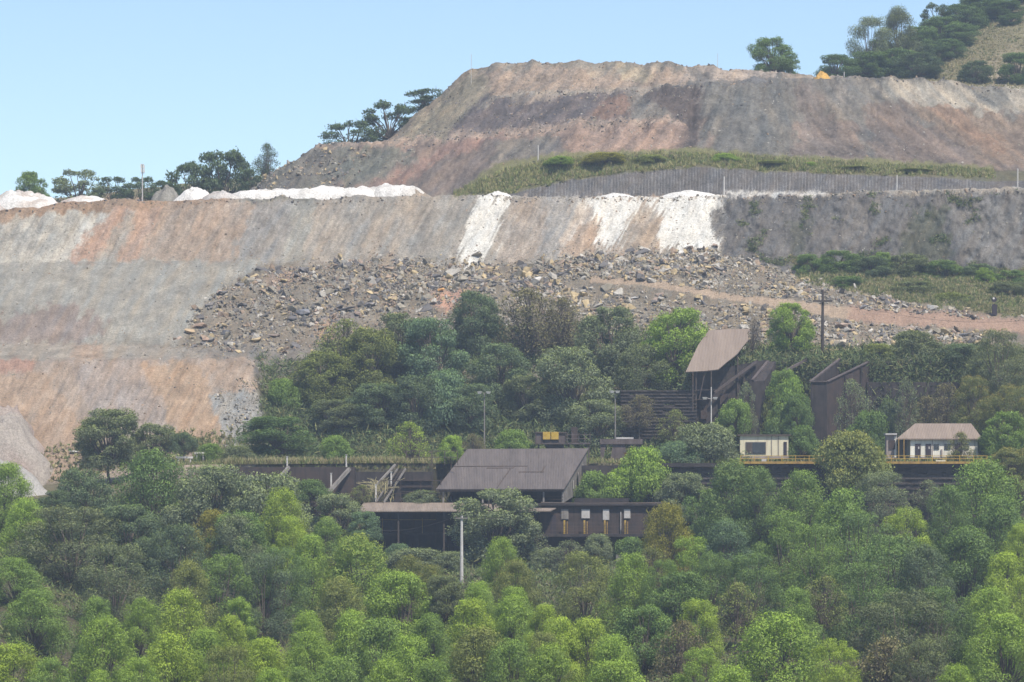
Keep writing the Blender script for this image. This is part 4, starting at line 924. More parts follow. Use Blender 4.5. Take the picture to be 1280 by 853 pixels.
# --- loading roof (tilted tin roof) with bunkers
t = thing('loading_roof', 890, 545, 652, 'tilted brown tin roof on posts beside the bright green tree', 'roof')
def lr(px, py): return P(px, py, 648+(465-py)/55*12)
MB().slab([lr(857, 465), lr(880, 464), lr(897.5, 462), lr(908, 453), lr(921, 443), lr(928, 434), lr(936, 424), lr(934, 417), lr(938, 411), lr(912, 411.5), lr(886, 413), lr(873, 431)], .2, (0, -.5, .86)).build('roof_sheet', M['roofbrown'], t)
for px, pt, Y in ((866, 465.5, 648.3), (870, 466, 648.9), (889, 464, 648.6), (922, 445, 653)): MB().tube([P(px, 545, Y), P(px, pt, Y)], .13).build('post', M['steel'], t)
MB().bar(P(874, 500, 648.6), P(881, 466, 648.8), .16).bar(P(867, 488, 648.6), P(905, 487, 648.6), .12).bar(P(867, 500, 648.6), P(890, 499, 648.6), .1).bar(P(893, 491, 649), P(925, 468, 651), .18).bar(P(890, 463.5, 649.2), P(866, 465.5, 649), .15).build('bracing', M['steel'], t)
t = thing('ore_bunker', 905, 552, 655, 'black bunker wall with rusty panels under the tilted tin roof', 'bunker')
MB().hexa([P(862, 556, 653), P(962, 556, 653), P(962, 556, 657), P(862, 556, 657), P(868, 466, 653.5), P(958, 450, 653.5), P(958, 450, 657), P(868, 466, 657)]).build('wall', M['soot'], t)
for px0, px1, p0, p1 in ((900, 910, 492, 522), (912, 922, 496, 524), (876, 884, 500, 524)): boxpx(MB(), px0, px1, p0, p1, 652.6, 653.0).build('rusty_panel', M['rustwall'], t)
MB().bar(P(893, 491, 651.5), P(947, 451, 652.8), .3, .45).build('sloping_beam', M['rustbox'], t)
for px in (930, 938, 946): boxpx(MB(), px-.7, px+.7, 470, 550, 652.5, 652.98).build('rib', M['soot'], t)
t = thing('bunker_pier', 952, 552, 648, 'tall sooty pier with a sloping pale cap, left of the green creepers', 'bunker')
MB().hexa([P(939, 556, 646), P(962, 556, 646), P(966, 556, 654), P(943, 556, 654), P(939, 477, 646), P(956, 476, 646), P(970, 452, 654), P(960, 452, 654)]).build('wall', M['soot'], t)
MB().bar(P(940.5, 475.5, 645.9), P(960, 451.5, 654), .5, .25).build('coping', M['rustbox'], t)
mb = MB().bar(P(966, 472, 648), P(1008, 450, 656), .4, .4); tag(mb.build('sloping_kerb', M['rustbox']), 'long sloping concrete kerb climbing to the bank beside the round tree', 'kerb')
t = thing('storage_bin', 1045, 562, 648, 'tall open topped sooty concrete bin with pale coping', 'bin')
c0, c1, c2, c3 = (1013, 478, 643), (1034, 478, 642.4), (1086, 453, 655), (1050, 449, 656)
def wallq(a, b_, thick, mat, nm, bot=566):
    A, B = P(*a), P(*b_); zb = Z(bot, 643); nn = Vector((B.y-A.y, -(B.x-A.x), 0)).normalized()*thick
    return MB().hexa([(A.x, A.y, zb), (B.x, B.y, zb), (B.x-nn.x, B.y-nn.y, zb), (A.x-nn.x, A.y-nn.y, zb), A, B, B-nn, A-nn]).build(nm, M[mat], t)
wallq(c0, c1, .35, 'soot', 'front_wall'); wallq(c1, c2, .35, 'rustwall', 'side_wall'); wallq(c3, c0, .35, 'soot', 'side_wall')
up = Vector((0, 0, .12))
for a, b_ in ((c0, c1), (c1, c2), (c3, c0)): MB().bar(P(*a)+up, P(*b_)+up, .5, .2).build('coping', M['rustbox'], t)
mb = MB()
for f_ in (.42, .8):
    q = P(*c1)+(P(*c2)-P(*c1))*f_; mb.box(q.x-.05, q.x+.25, q.y-.5, q.y+.05, Z(566, 643), q.z-.2)
mb.build('rib', M['soot'], t)
mb = MB(); boxpx(mb, 1084, 1200, 478, 558, 653.5, 655.5); tag(mb.build('retaining_wall', M['soot']), 'dark overgrown retaining wall above the house', 'wall')

# --- cream cabin
t = thing('site_cabin', 957, 574, 612, 'cream coloured flat roofed cabin with one wide window', 'cabin')
wl = boxpx(MB(), 925, 985.5, 545, 573.5, 610, 616).build('wall', M['cream'], t)
boxpx(MB(), 922, 989, 543.2, 544.9, 609.6, 616.6).build('roof', M['steel'], t)
w_ = boxpx(MB(), 932, 957.5, 552.5, 567.5, 609.88, 609.99).build('window', M['concrete'], t)
boxpx(MB(), 933, 940, 553.5, 566.5, 609.8, 609.875).build('pane', M['steel'], w_); boxpx(MB(), 940.6, 956.6, 553.5, 566.5, 609.8, 609.875).build('pane', M['glass'], w_)
boxpx(MB(), 979.5, 983.5, 552.5, 573, 609.9, 609.99).build('door', M['door'], t)
for px in (964.5, 973): boxpx(MB(), px-.4, px+.4, 545.2, 573, 609.9, 609.995).build('seam', M['concrete'], t)
boxpx(MB(), 924.5, 986, 570.5, 573.4, 609.86, 609.985).build('plinth', M['bandgrey'], t)
MB().tube([P(990, 545, 611), P(990, 574, 611)], .05).build('pipe', M['steel'], t)

# --- house with hipped roof
t = thing('white_house', 1172, 574, 615, 'white house with brown hipped roof and dark doors behind the yellow railing', 'house')
wl = boxpx(MB(), 1138, 1222, 548, 574, 612, 619).build('wall', M['offwhite'], t)
A, B, Cc, D = P(1121, 548.4, 611.4), P(1228, 548.4, 611.4), P(1228, 548.4, 620.5), P(1121, 548.4, 620.5)
A.z = B.z = Cc.z = D.z = Z(548.4, 611.4)
R0, R1 = P(1144, 529.5, 615.6), P(1214, 529.5, 615.6)
bm_ = MB(); bm_.v = [A, B, Cc, D, R0, R1]+[q-Vector((0, 0, .18)) for q in (A, B, Cc, D)]
bm_.f = [[0, 1, 5, 4], [2, 3, 4, 5], [1, 2, 5], [3, 0, 4], [0, 6, 7, 1], [1, 7, 8, 2], [2, 8, 9, 3], [3, 9, 6, 0], [9, 8, 7, 6]]
bm_.build('roof', M['roofhouse'], t)
for px in (1147.5, 1160.5, 1197):
    dd = boxpx(MB(), px-3.4, px+3.4, 555, 572, 611.88, 611.99).build('door', M['door'], t)
    if px < 1190: boxpx(MB(), px+.2, px+1.6, 558.5, 561.5, 611.82, 611.875).build('notice', M['palepost'], dd)
for px, w_ in ((1170.5, 6), (1184.5, 7), (1208, 6)):
    ww = boxpx(MB(), px-w_/2-.5, px+w_/2+.5, 555.2, 562, 611.9, 611.99).build('window', M['concrete'], t)
    boxpx(MB(), px-w_/2, px+w_/2, 555.8, 561.4, 611.82, 611.895).build('pane', M['glass'], ww)
boxpx(MB(), 1137.5, 1222, 571.2, 573.9, 611.9, 611.992).build('plinth', M['bandgrey'], t)
for px in (1165.5, 1192): boxpx(MB(), px-.45, px+.45, 548.6, 571, 611.9, 611.994).build('drain_pipe', M['bandgrey'], t)
boxpx(MB(), 1176, 1178, 562, 571, 611.8, 611.99).build('pipe_box', M['bandgrey'], t)
for px in (1123.5, 1130): boxpx(MB(), px-.5, px+.5, 548.9, 574, 611.3, 611.5).build('veranda_post', M['yellow'], t)
boxpx(MB(), 1122, 1137.4, 549, 574, 618, 618.3).build('veranda_wall', M['bandgrey'], t)
t = thing('tool_shed', 1114, 574, 613, 'narrow weathered tin shed left of the white house', 'shed')
boxpx(MB(), 1108, 1121, 544, 574, 613, 615.5).build('wall', M['bandgrey'], t)
boxpx(MB(), 1107, 1121.3, 541.8, 543.9, 612.5, 616).build('roof', M['blank'], t)
boxpx(MB(), 1111, 1119, 550, 562, 612.85, 612.99).build('panel', M['rustwall'], t); boxpx(MB(), 1118, 1120.5, 546, 572, 612.86, 612.98).build('panel', M['offwhite'], t)
boxpx(MB(), 1170, 1182, 575.2, 578.5, 604.5, 605.5).build('cable_box', M['cream']).name = 'junction_box'
tag(bpy.data.objects['junction_box'], 'small cream box on the walkway in front of the white house', 'box')
boxpx(MB(), 952, 958, 573.5, 577, 604.5, 605.4).build('junction_box', M['palepost'])
tag(bpy.data.objects['junction_box.001'], 'small whitish block on the walkway before the cream cabin', 'box')

# --- poles and lamps
t = thing('utility_pole', 577, 745, 556, 'pale concrete utility pole rising from the foreground trees', 'utility pole')
zb = ground_z(577, 556)
MB().tube([(X(577, 556), 556, zb-.5), P(577, 645, 556)], .30, 10, .20).build('pole', M['palepost'], t)
ca = MB().bar(P(569.5, 648, 555.7), P(584.5, 648, 555.7), .16, .16).build('crossarm', M['concrete'], t)
for px in (570.5, 576.5, 583.5): MB().tube([P(px, 647.4, 555.7), P(px, 645.2, 555.7)], .07, 8).build('insulator', M['steel'], ca)
t = thing('utility_pole', 1028, 446, 661, 'dark wooden utility pole with a crossarm on the rubble bank', 'utility pole')
MB().tube([(X(1028, 661), 661, ground_z(1028, 661)-.5), P(1028.5, 362, 661)], .34, 10, .22).build('pole', M['wood'], t)
ca = MB().bar(P(1016.5, 376.5, 660.6), P(1040.5, 376.5, 660.6), .28, .34).build('crossarm', M['wood'], t)
for px in (1018, 1024, 1034, 1039): MB().tube([P(px, 375.6, 660.6), P(px, 373.2, 660.6)], .09, 8).build('insulator', M['concrete'], ca)
def lamp_post(px, base, top, Y, label, heads, mat='concrete', hp=None):
    t = thing('lamp_post', px, base, Y, label, 'lamp post'); zb = min(ground_z(px, Y), Z(base, Y))-.2
    MB().tube([(X(px, Y), Y, zb), P(px, top, Y)], .15, 8, .09).build('pole', M[mat], t)
    hy = hp or top
    for dx in heads:
        a, b_ = P(px, hy+1, Y), P(px+dx*.6, hy-.2, Y-.3); MB().tube([a, b_], .05).build('arm', M[mat], t)
        c = P(px+dx, hy, Y-.4); hd = MB().hexa([c+Vector(v) for v in ((-.28,-.25,-.22),(.28,-.25,-.22),(.28,.3,-.18),(-.28,.3,-.18),(-.42,-.4,.16),(.42,-.4,.16),(.42,.4,.2),(-.42,.4,.2))]).build('lamp_head', M['lamp'], t)
    return t
lamp_post(889, 528, 484, 638, 'grey lamp post with two lamps in front of the tilted tin roof', (-8, 5), 'palepost', 498)
lamp_post(605.5, 558, 491, 632, 'tall thin lamp post with twin lamps behind the shed roof', (-6, 5))
lamp_post(769, 548, 490, 630, 'lamp post with twin lamps before the trees, left of the overgrown crib wall', (-4, 3))
t = thing('antenna_mast', 178, 262, 790, 'slim antenna mast with a bunch of panels among the ridge trees', 'mast')
MB().tube([(X(178, 790), 790, ground_z(178, 790)-.3), P(178, 206, 790)], .18, 6, .10).build('pole', M['palepost'], t)
for dx, py in ((-1.6, 208), (1.6, 208.5), (-1.2, 213), (1.8, 213.5)): boxpx(MB(), 178+dx-.8, 178+dx+.8, py-2.2, py+2.2, 789.5, 789.9).build('antenna_panel', M['lamp'], t)
MB().bar(P(176, 216.5, 789.8), P(180.5, 216.5, 789.8), .12).bar(P(176, 205.6, 789.8), P(180, 205.6, 789.8), .12).build('bracket', M['palepost'], t)
def rod(px, top, base, Y, r, label, mat='palepost'):
    zb = Z(base, Y); gz_ = ground_z(px, Y); b_ = MB().tube([(X(px, Y), Y, min(gz_, zb)-.2), (X(px, Y)+.03, Y, (zb+Z(top, Y))/2), P(px+.2, top, Y)], r, 6)
    tag(b_.build('marker_post', M[mat]), label, 'post')
rod(589, 68, 86, 828, .06, 'thin rod on the left shoulder of the topmost spoil crest')
rod(897, 67, 84, 829, .06, 'thin rod on the skyline left of the lone round tree')
rod(672.5, 182, 193, 766, .15, 'short white post at the left end of the grassy ledge')
rod(905, 221, 245, 748, .18, 'white post above the right edge of the broad white spill')
rod(1121, 219, 240, 748, .14, 'white post on the crest in front of the grooved cut face')
rod(1272, 211, 234, 748, .14, 'white post on the crest near the right edge')
rod(1235, 123, 140, 806, .12, 'whitish post on the right flank of the upper tip')
rod(1055, 90, 96, 812, .1, 'tiny post on the rim right of the yellow sand heap')
t = thing('signal_post', 1243, 388, 690, 'dark post with round head and box standing in the roadside grass', 'signal')
zb = ground_z(1243, 690)
zs = Z(387, 690); gz_ = ground_z(1243, 690)
dz = gz_-zs
b_ = MB().tube([(X(1243, 690), 690, gz_-.2), (X(1243, 690), 690, Z(372, 690)+dz)], .12); b_.build('pole', M['steel'], t)
MB().box(X(1243, 690)-.45, X(1243, 690)+.45, 689.5, 690.2, gz_+.1, gz_+2.1).build('box', M['door'], t)
cc = Vector((X(1242.5, 690), 689.8, Z(367, 690)+dz)); MB().tube([cc-Vector((0, .25, 0)), cc+Vector((0, .25, 0))], .5, 14).build('head', M['door'], t)
MB().tube([cc+Vector((-.12, -.3, .2)), cc+Vector((-.12, -.26, .2))], .2, 10).build('lens', M['lamp'], t)
t = thing('notice_board', 1001, 440, 664, 'small dark green board standing beneath the round tree', 'board')
boxpx(MB(), 995, 1006.5, 428, 436, 663.6, 663.75).build('panel', M['board'], t)
for px in (996, 1005): MB().box(X(px, 663.8)-.06, X(px, 663.8)+.06, 663.76, 663.88, ground_z(px, 663.8)-.2, Z(428.5, 663.8)).build('post', M['wood'], t)
for px0, px1, py, lb in ((220, 241, 572, 'pale concrete beam lying below the small dark shrub'), (243, 257, 566.5, 'short pale concrete beam right of the small dark shrub')):
    Y = 621; mb = MB(); boxpx(mb, px0, px1, py-1.2, py+1.2, Y, Y+.8)
    for px in (px0+3, px1-3): boxpx(mb, px-.8, px+.8, py+1.2, py+9, Y+.1, Y+.6)
    tag(mb.build('concrete_beam', M['palepost']), lb, 'beam')
def wire(a, b_, sag, label):
    a, b_ = Vector(a), Vector(b_); pts = [a+(b_-a)*(i/14)-Vector((0, 0, sag*4*(i/14)*(1-i/14))) for i in range(15)]
    tag(MB().tube(pts, .022, 4).build('power_line', M['steel']), label, 'cable')
wire(P(570.5, 645.4, 555.7), P(446, 660, 590.8), 1.2, 'wire running left from the pale pole across the dark gallery')
wire(P(583.5, 645.4, 555.7), P(676, 634, 593.2), 1.0, 'wire running right from the pale pole to the sooty concrete block')
wire(P(1039, 373.4, 660.6), P(1330, 395, 655), 2.5, 'wire running right from the dark wooden pole')
wire(P(1018, 373.4, 660.6), P(921, 446, 653), 1.0, 'wire from the dark wooden pole down to the tilted tin roof')
# ------------------------------------------------------------------ trees
def dep(top): return float(np.interp(top, [560, 580, 640, 700, 770, 840], [566, 560, 522, 482, 420, 365]))
G1 = 'foreground trees below the mine works'
FT = [ # px, top, width, kind, colour, orange, label
 (8,806,92,'euca','lime',0,'lime green tree in the bottom left corner'),
 (45,737,74,'euca','green',0,'tall layered green tree near the left edge, lower half'),
 (122,746,54,'euca','green',0,'green crown peeping out behind the brighter one at lower left'),
 (125,772,80,'euca','bright',0,'bright green domed tree, third from the left edge at lower left'),
 (175,747,48,'euca','bright',0,'narrow bright crown beside the wide lime dome at lower left'),
 (222,737,70,'euca','lime',0,'wide lime green dome, highest of the bright trees at lower left'),
 (213,792,82,'euca','lime',0,'round yellowish green tree below the wide lime dome'),
 (256,786,64,'euca','bright',0,'bright green dome between the round yellowish tree and the pale crown'),
 (288,769,52,'euca','lime',0,'pale green tufted crown at lower left, beside a pointed tree'),
 (301,746,38,'cone','bright',0,'slim pointed bright green tree left of the lower middle'),
 (288,808,66,'tall','olive',0,'dull olive tree at the bottom, left of the middle'),
 (326,798,58,'euca','lime',0,'lime crown beside the dull olive tree at the bottom'),
 (122,838,50,'euca','bright',0,'small bright crown cut by the bottom edge, lower left'),
 (60,822,60,'euca','green',0,'green crown in the bottom left between two brighter trees'),
 (170,822,60,'euca','bright',0,'bright crown low at the bottom edge under the narrow bright tree'),
 (8,578,62,'euca','bright',0,'bright green tree at the left edge over the pale spoil slope'),
 (28,623,56,'euca','bright',0,'bright green rounded tree against the pale slope near the left edge'),
 (22,698,74,'euca','green',0,'drooping green tree at the left edge halfway up the wood'),
 (88,632,118,'tall','darkolive',.1,'wide dark olive tree spreading below the pale slope'),
 (68,614,46,'broad','dark',0,'dark bushy crown just right of the pale slope'),
 (140,680,86,'tall','darkolive',0,'dark olive tree beneath the wide spreading one at left'),
 (185,562,98,'euca','deep',.0,'big dark green tree with yellowish top left of the reddish wall'),
 (258,582,84,'broad','grey',0,'grey green tree leaning over the left end of the reddish wall'),
 (160,632,66,'broad','dark',0,'dark tree under the big yellow topped one'),
 (222,656,76,'tall','dark',0,'dark slender tree left of the orange tinged one'),
 (262,637,50,'euca','yellow',.28,'orange tinged yellowish tree left of a grey green one'),
 (299,643,62,'euca','grey',0,'rounded light grey green tree beside the orange tinged one'),
 (235,702,56,'euca','olive',.15,'olive crown low beneath the orange tinged tree'),
 (277,694,74,'tall','green',0,'green straggly tree under the light grey green one'),
 (330,690,62,'tall','dark',0,'dark gappy tree left of the slender trunk'),
 (106,586,66,'broad','dark',0,'dark bush like tree at the foot of the orange spoil tip'),
 (343,592,92,'broad','grey',0,'domed grey green tree in front of the reddish retaining wall'),
 (300,640,60,'broad','deep',0,'deep green tree filling in behind the light grey green one'),
 (355,611,58,'euca','lime',.05,'yellow green tree standing up in front of the reddish wall'),
 (362,645,44,'euca','lime',0,'small lime crown just below the yellow green tree by the wall'),
 (388,668,56,'euca','bright',.0,'bright green crown left of the rusty topped dome'),
 (422,618,58,'broad','grey',0,'glossy grey green tree at the left end of the dusty canopy'),
 (452,640,38,'broad','blue',0,'small blue green tree at the corner of the dusty canopy'),
 (448,668,78,'euca','bright',.35,'rusty topped rounded green dome below the dusty canopy'),
 (410,647,46,'euca','green',.1,'green crown behind the rusty topped dome'),
 (428,722,66,'euca','olive',.15,'olive round crown low between two bright trees, left of the pole'),
 (350,684,60,'tall','deep',0,'dark tree on a slender trunk left of the lower middle'),
 (505,714,102,'euca','bright',0,'broad bright green tree left of the pale pole'),
 (510,694,48,'euca','olive',.3,'brownish olive crown behind the broad bright tree'),
 (388,764,50,'euca','bright',0,'bright crown under the tree with the slender trunk'),
 (333,798,64,'euca','lime',0,'yellow green dome at the bottom, left of the centre'),
 (392,790,60,'euca','bright',0,'bright dome at the bottom beneath the bright crown left of centre'),
 (437,764,66,'euca','bright',0,'bright green tree at the left foot of the broad bright tree'),
 (470,772,86,'euca','green',0,'wide green tree in front of the broad bright one'),
 (514,794,76,'euca','bright',0,'bright green tree at the bottom, in front of the wide green one'),
 (536,768,54,'euca','green',0,'green crown at the lower right of the broad bright tree'),
 (586,748,66,'euca','lime',0,'lime dome just below the foot of the pale pole'),
 (601,727,46,'euca','bright',0,'small bright crown right of the foot of the pale pole'),
 (600,784,98,'euca','olive',.1,'large olive tree with yellow tips at the bottom centre'),
 (640,745,62,'euca','bright',0,'bright tree right of the lime dome below the pole'),
 (628,672,46,'euca','bright',.1,'bright rounded tree in front of the big grey spreading tree'),
 (643,700,54,'euca','olive',.25,'olive rounded tree below the big grey spreading tree'),
 (556,720,44,'broad','darkolive',0,'dull dark crown left of the foot of the pale pole'),
 (540,706,40,'euca','olive',.35,'reddish olive crown left of the pale pole'),
 (340,836,50,'euca','bright',0,'bright crown at the bottom edge below the yellow green dome'),
 (376,834,60,'euca','green',0,'green crown cut by the bottom edge left of centre'),
 (422,822,76,'euca','green',0,'green tree at the bottom edge, below the wide green tree'),
 (478,826,66,'euca','bright',0,'bright tree at the bottom edge left of the large olive tree'),
 (540,826,70,'euca','green',0,'green tree at the bottom edge just left of the large olive tree'),
 (730,690,68,'tall','olive',.05,'round olive tree on a visible trunk right of the centre'),
 (786,692,66,'euca','bright',0,'bright green tufted tree before the rubble, right of centre'),
 (832,629,60,'euca','yellow',.2,'yellowish olive tree at the right end of the sooty concrete block'),
 (909,650,64,'euca','blue',0,'blue grey rounded tree on a slim trunk'),
 (862,671,60,'tall','bright',0,'green tree between the yellowish olive and blue grey ones'),
 (645,733,54,'euca','bright',0,'bright crown beneath the olive rounded tree, right of the pole'),
 (682,755,46,'euca','lime',0,'small lime crown below the rubble gap right of the pole'),
 (700,772,64,'euca','lime',0,'lime green tree left of the yellow green dome'),
 (738,772,68,'euca','lime',.08,'yellow green dome at lower right of the centre'),
 (770,794,66,'euca','bright',.0,'bright dome under the yellow green one'),
 (686,806,72,'euca','bright',.05,'rounded bright tree at the bottom, right of the large olive tree'),
 (682,790,54,'euca','olive',0,'olive crown between lime tree and bottom edge, right of centre'),
 (873,750,54,'tall','lime',0,'thin pale green tree right of the lower middle'),
 (846,776,66,'sparse','brown',0,'thin brownish half bare tree at lower right of the middle'),
 (808,758,64,'broad','deep',0,'dark green tree beside the thin brownish one'),
 (874,810,56,'tall','bright',0,'bright straggly tree near the bottom right of the middle'),
 (768,826,100,'euca','bright',0,'wide bright tree at the bottom edge, right of the middle'),
 (850,714,64,'broad','deep',0,'dark tree under the yellowish olive one'),
 (814,684,46,'sparse','olive',.2,'brownish thin tree under the sooty concrete block'),
 (640,800,70,'euca','green',0,'green tree at the bottom, between the olive and rounded bright ones'),
 (918,575,76,'euca','deep',.2,'rounded grey green tree with tawny top left of the crib wall'),
 (950,584,54,'euca','deep',.1,'rounded green tree in front of the left end of the crib wall'),
 (1005,588,66,'euca','green',.05,'yellowish green tree in front of the crib wall, left of the domed olive tree'),
 (1052,612,78,'euca','green',0,'green tree below the domed olive tree on the terrace edge'),
 (1102,588,60,'tall','grey',0,'hanging grey green tree right of the domed olive tree'),
 (1135,634,56,'tall','lime',.05,'yellow green tree low in front of the crib wall'),
 (1222,574,104,'euca','green',0,'big rounded green tree in front of the right end of the crib wall'),
 (1188,606,58,'euca','deep',0,'deep green crown at the left flank of the big rounded tree'),
 (1254,622,78,'euca','deep',0,'deep green tree at the right edge below the big rounded one'),
 (1206,660,98,'euca','deep',0,'wide deep green tree beneath the big rounded one'),
 (1072,640,88,'tall','deep',0,'dark tree in the middle of the right hand wood'),
 (980,640,66,'tall','green',0,'green tree right of the blue grey one'),
 (1022,656,66,'tall','green',0,'green tree below the yellowish one by the crib wall'),
 (1112,668,88,'tall','deep',0,'dark spreading tree under the yellow green one at right'),
 (1160,680,68,'euca','dark',0,'dark tree left of the wide deep green one'),
 (996,734,56,'euca','green',0,'saturated green tree at lower right, above the big bright one'),
 (975,768,112,'euca','bright',0,'big bright green tree at the bottom right of the middle'),
 (1045,798,52,'tall','lime',0,'yellow green crown beside the big bright tree at the bottom'),
 (1256,690,66,'euca','lime',0,'yellow green tree at the right edge, middle of the wood'),
 (1232,734,66,'euca','bright',0,'bright green tree near the right edge above a larger one'),
 (1258,768,98,'euca','bright',0,'large bright green tree in the bottom right corner'),
 (1195,832,66,'euca','bright',0,'bright crown at the bottom edge left of the corner tree'),
 (1126,738,98,'tall','darkolive',0,'dark gappy tree with visible stems at lower right'),
 (1078,704,88,'tall','deep',0,'tall dark tree with a long trunk at right'),
 (1172,734,76,'tall','deep',0,'dark tree left of the bright one near the right edge'),
 (1105,796,96,'sparse','brown',0,'thin brown half bare tree at the bottom right'),
 (1150,800,76,'tall','darkolive',0,'dull olive tree at the bottom right'),
 (920,728,56,'sparse','olive',0,'thin dark tree below the blue grey one'),
 (916,834,78,'euca','bright',0,'bright crown at the bottom edge left of the big bright tree'),
 (940,690,60,'tall','deep',0,'dark crown right of the blue grey tree trunk'),
 (1030,720,60,'sparse','olive',0,'sparse olive tree at right, above the yellow green crown'),
 (1275,655,40,'euca','lime',0,'bright crown touching the right edge under the deep green tree'),
 (890,690,50,'tall','deep',0,'dark green crown just left of the blue grey tree trunk'),
 (830,700,44,'tall','green',0,'slight green tree below the yellowish olive tree'),
]
for px, top, w, kind, c, og, lb in FT:
    Y = dep(top)
    if lb.startswith('round olive tree on'): Y = 505
    tree(px, top, w*1.3, kind, c, lb, Y, og, 'tree' if kind not in ('euca', 'tall', 'cone') else 'eucalyptus_tree', hk=1.05 if kind != 'tall' else 1.0)
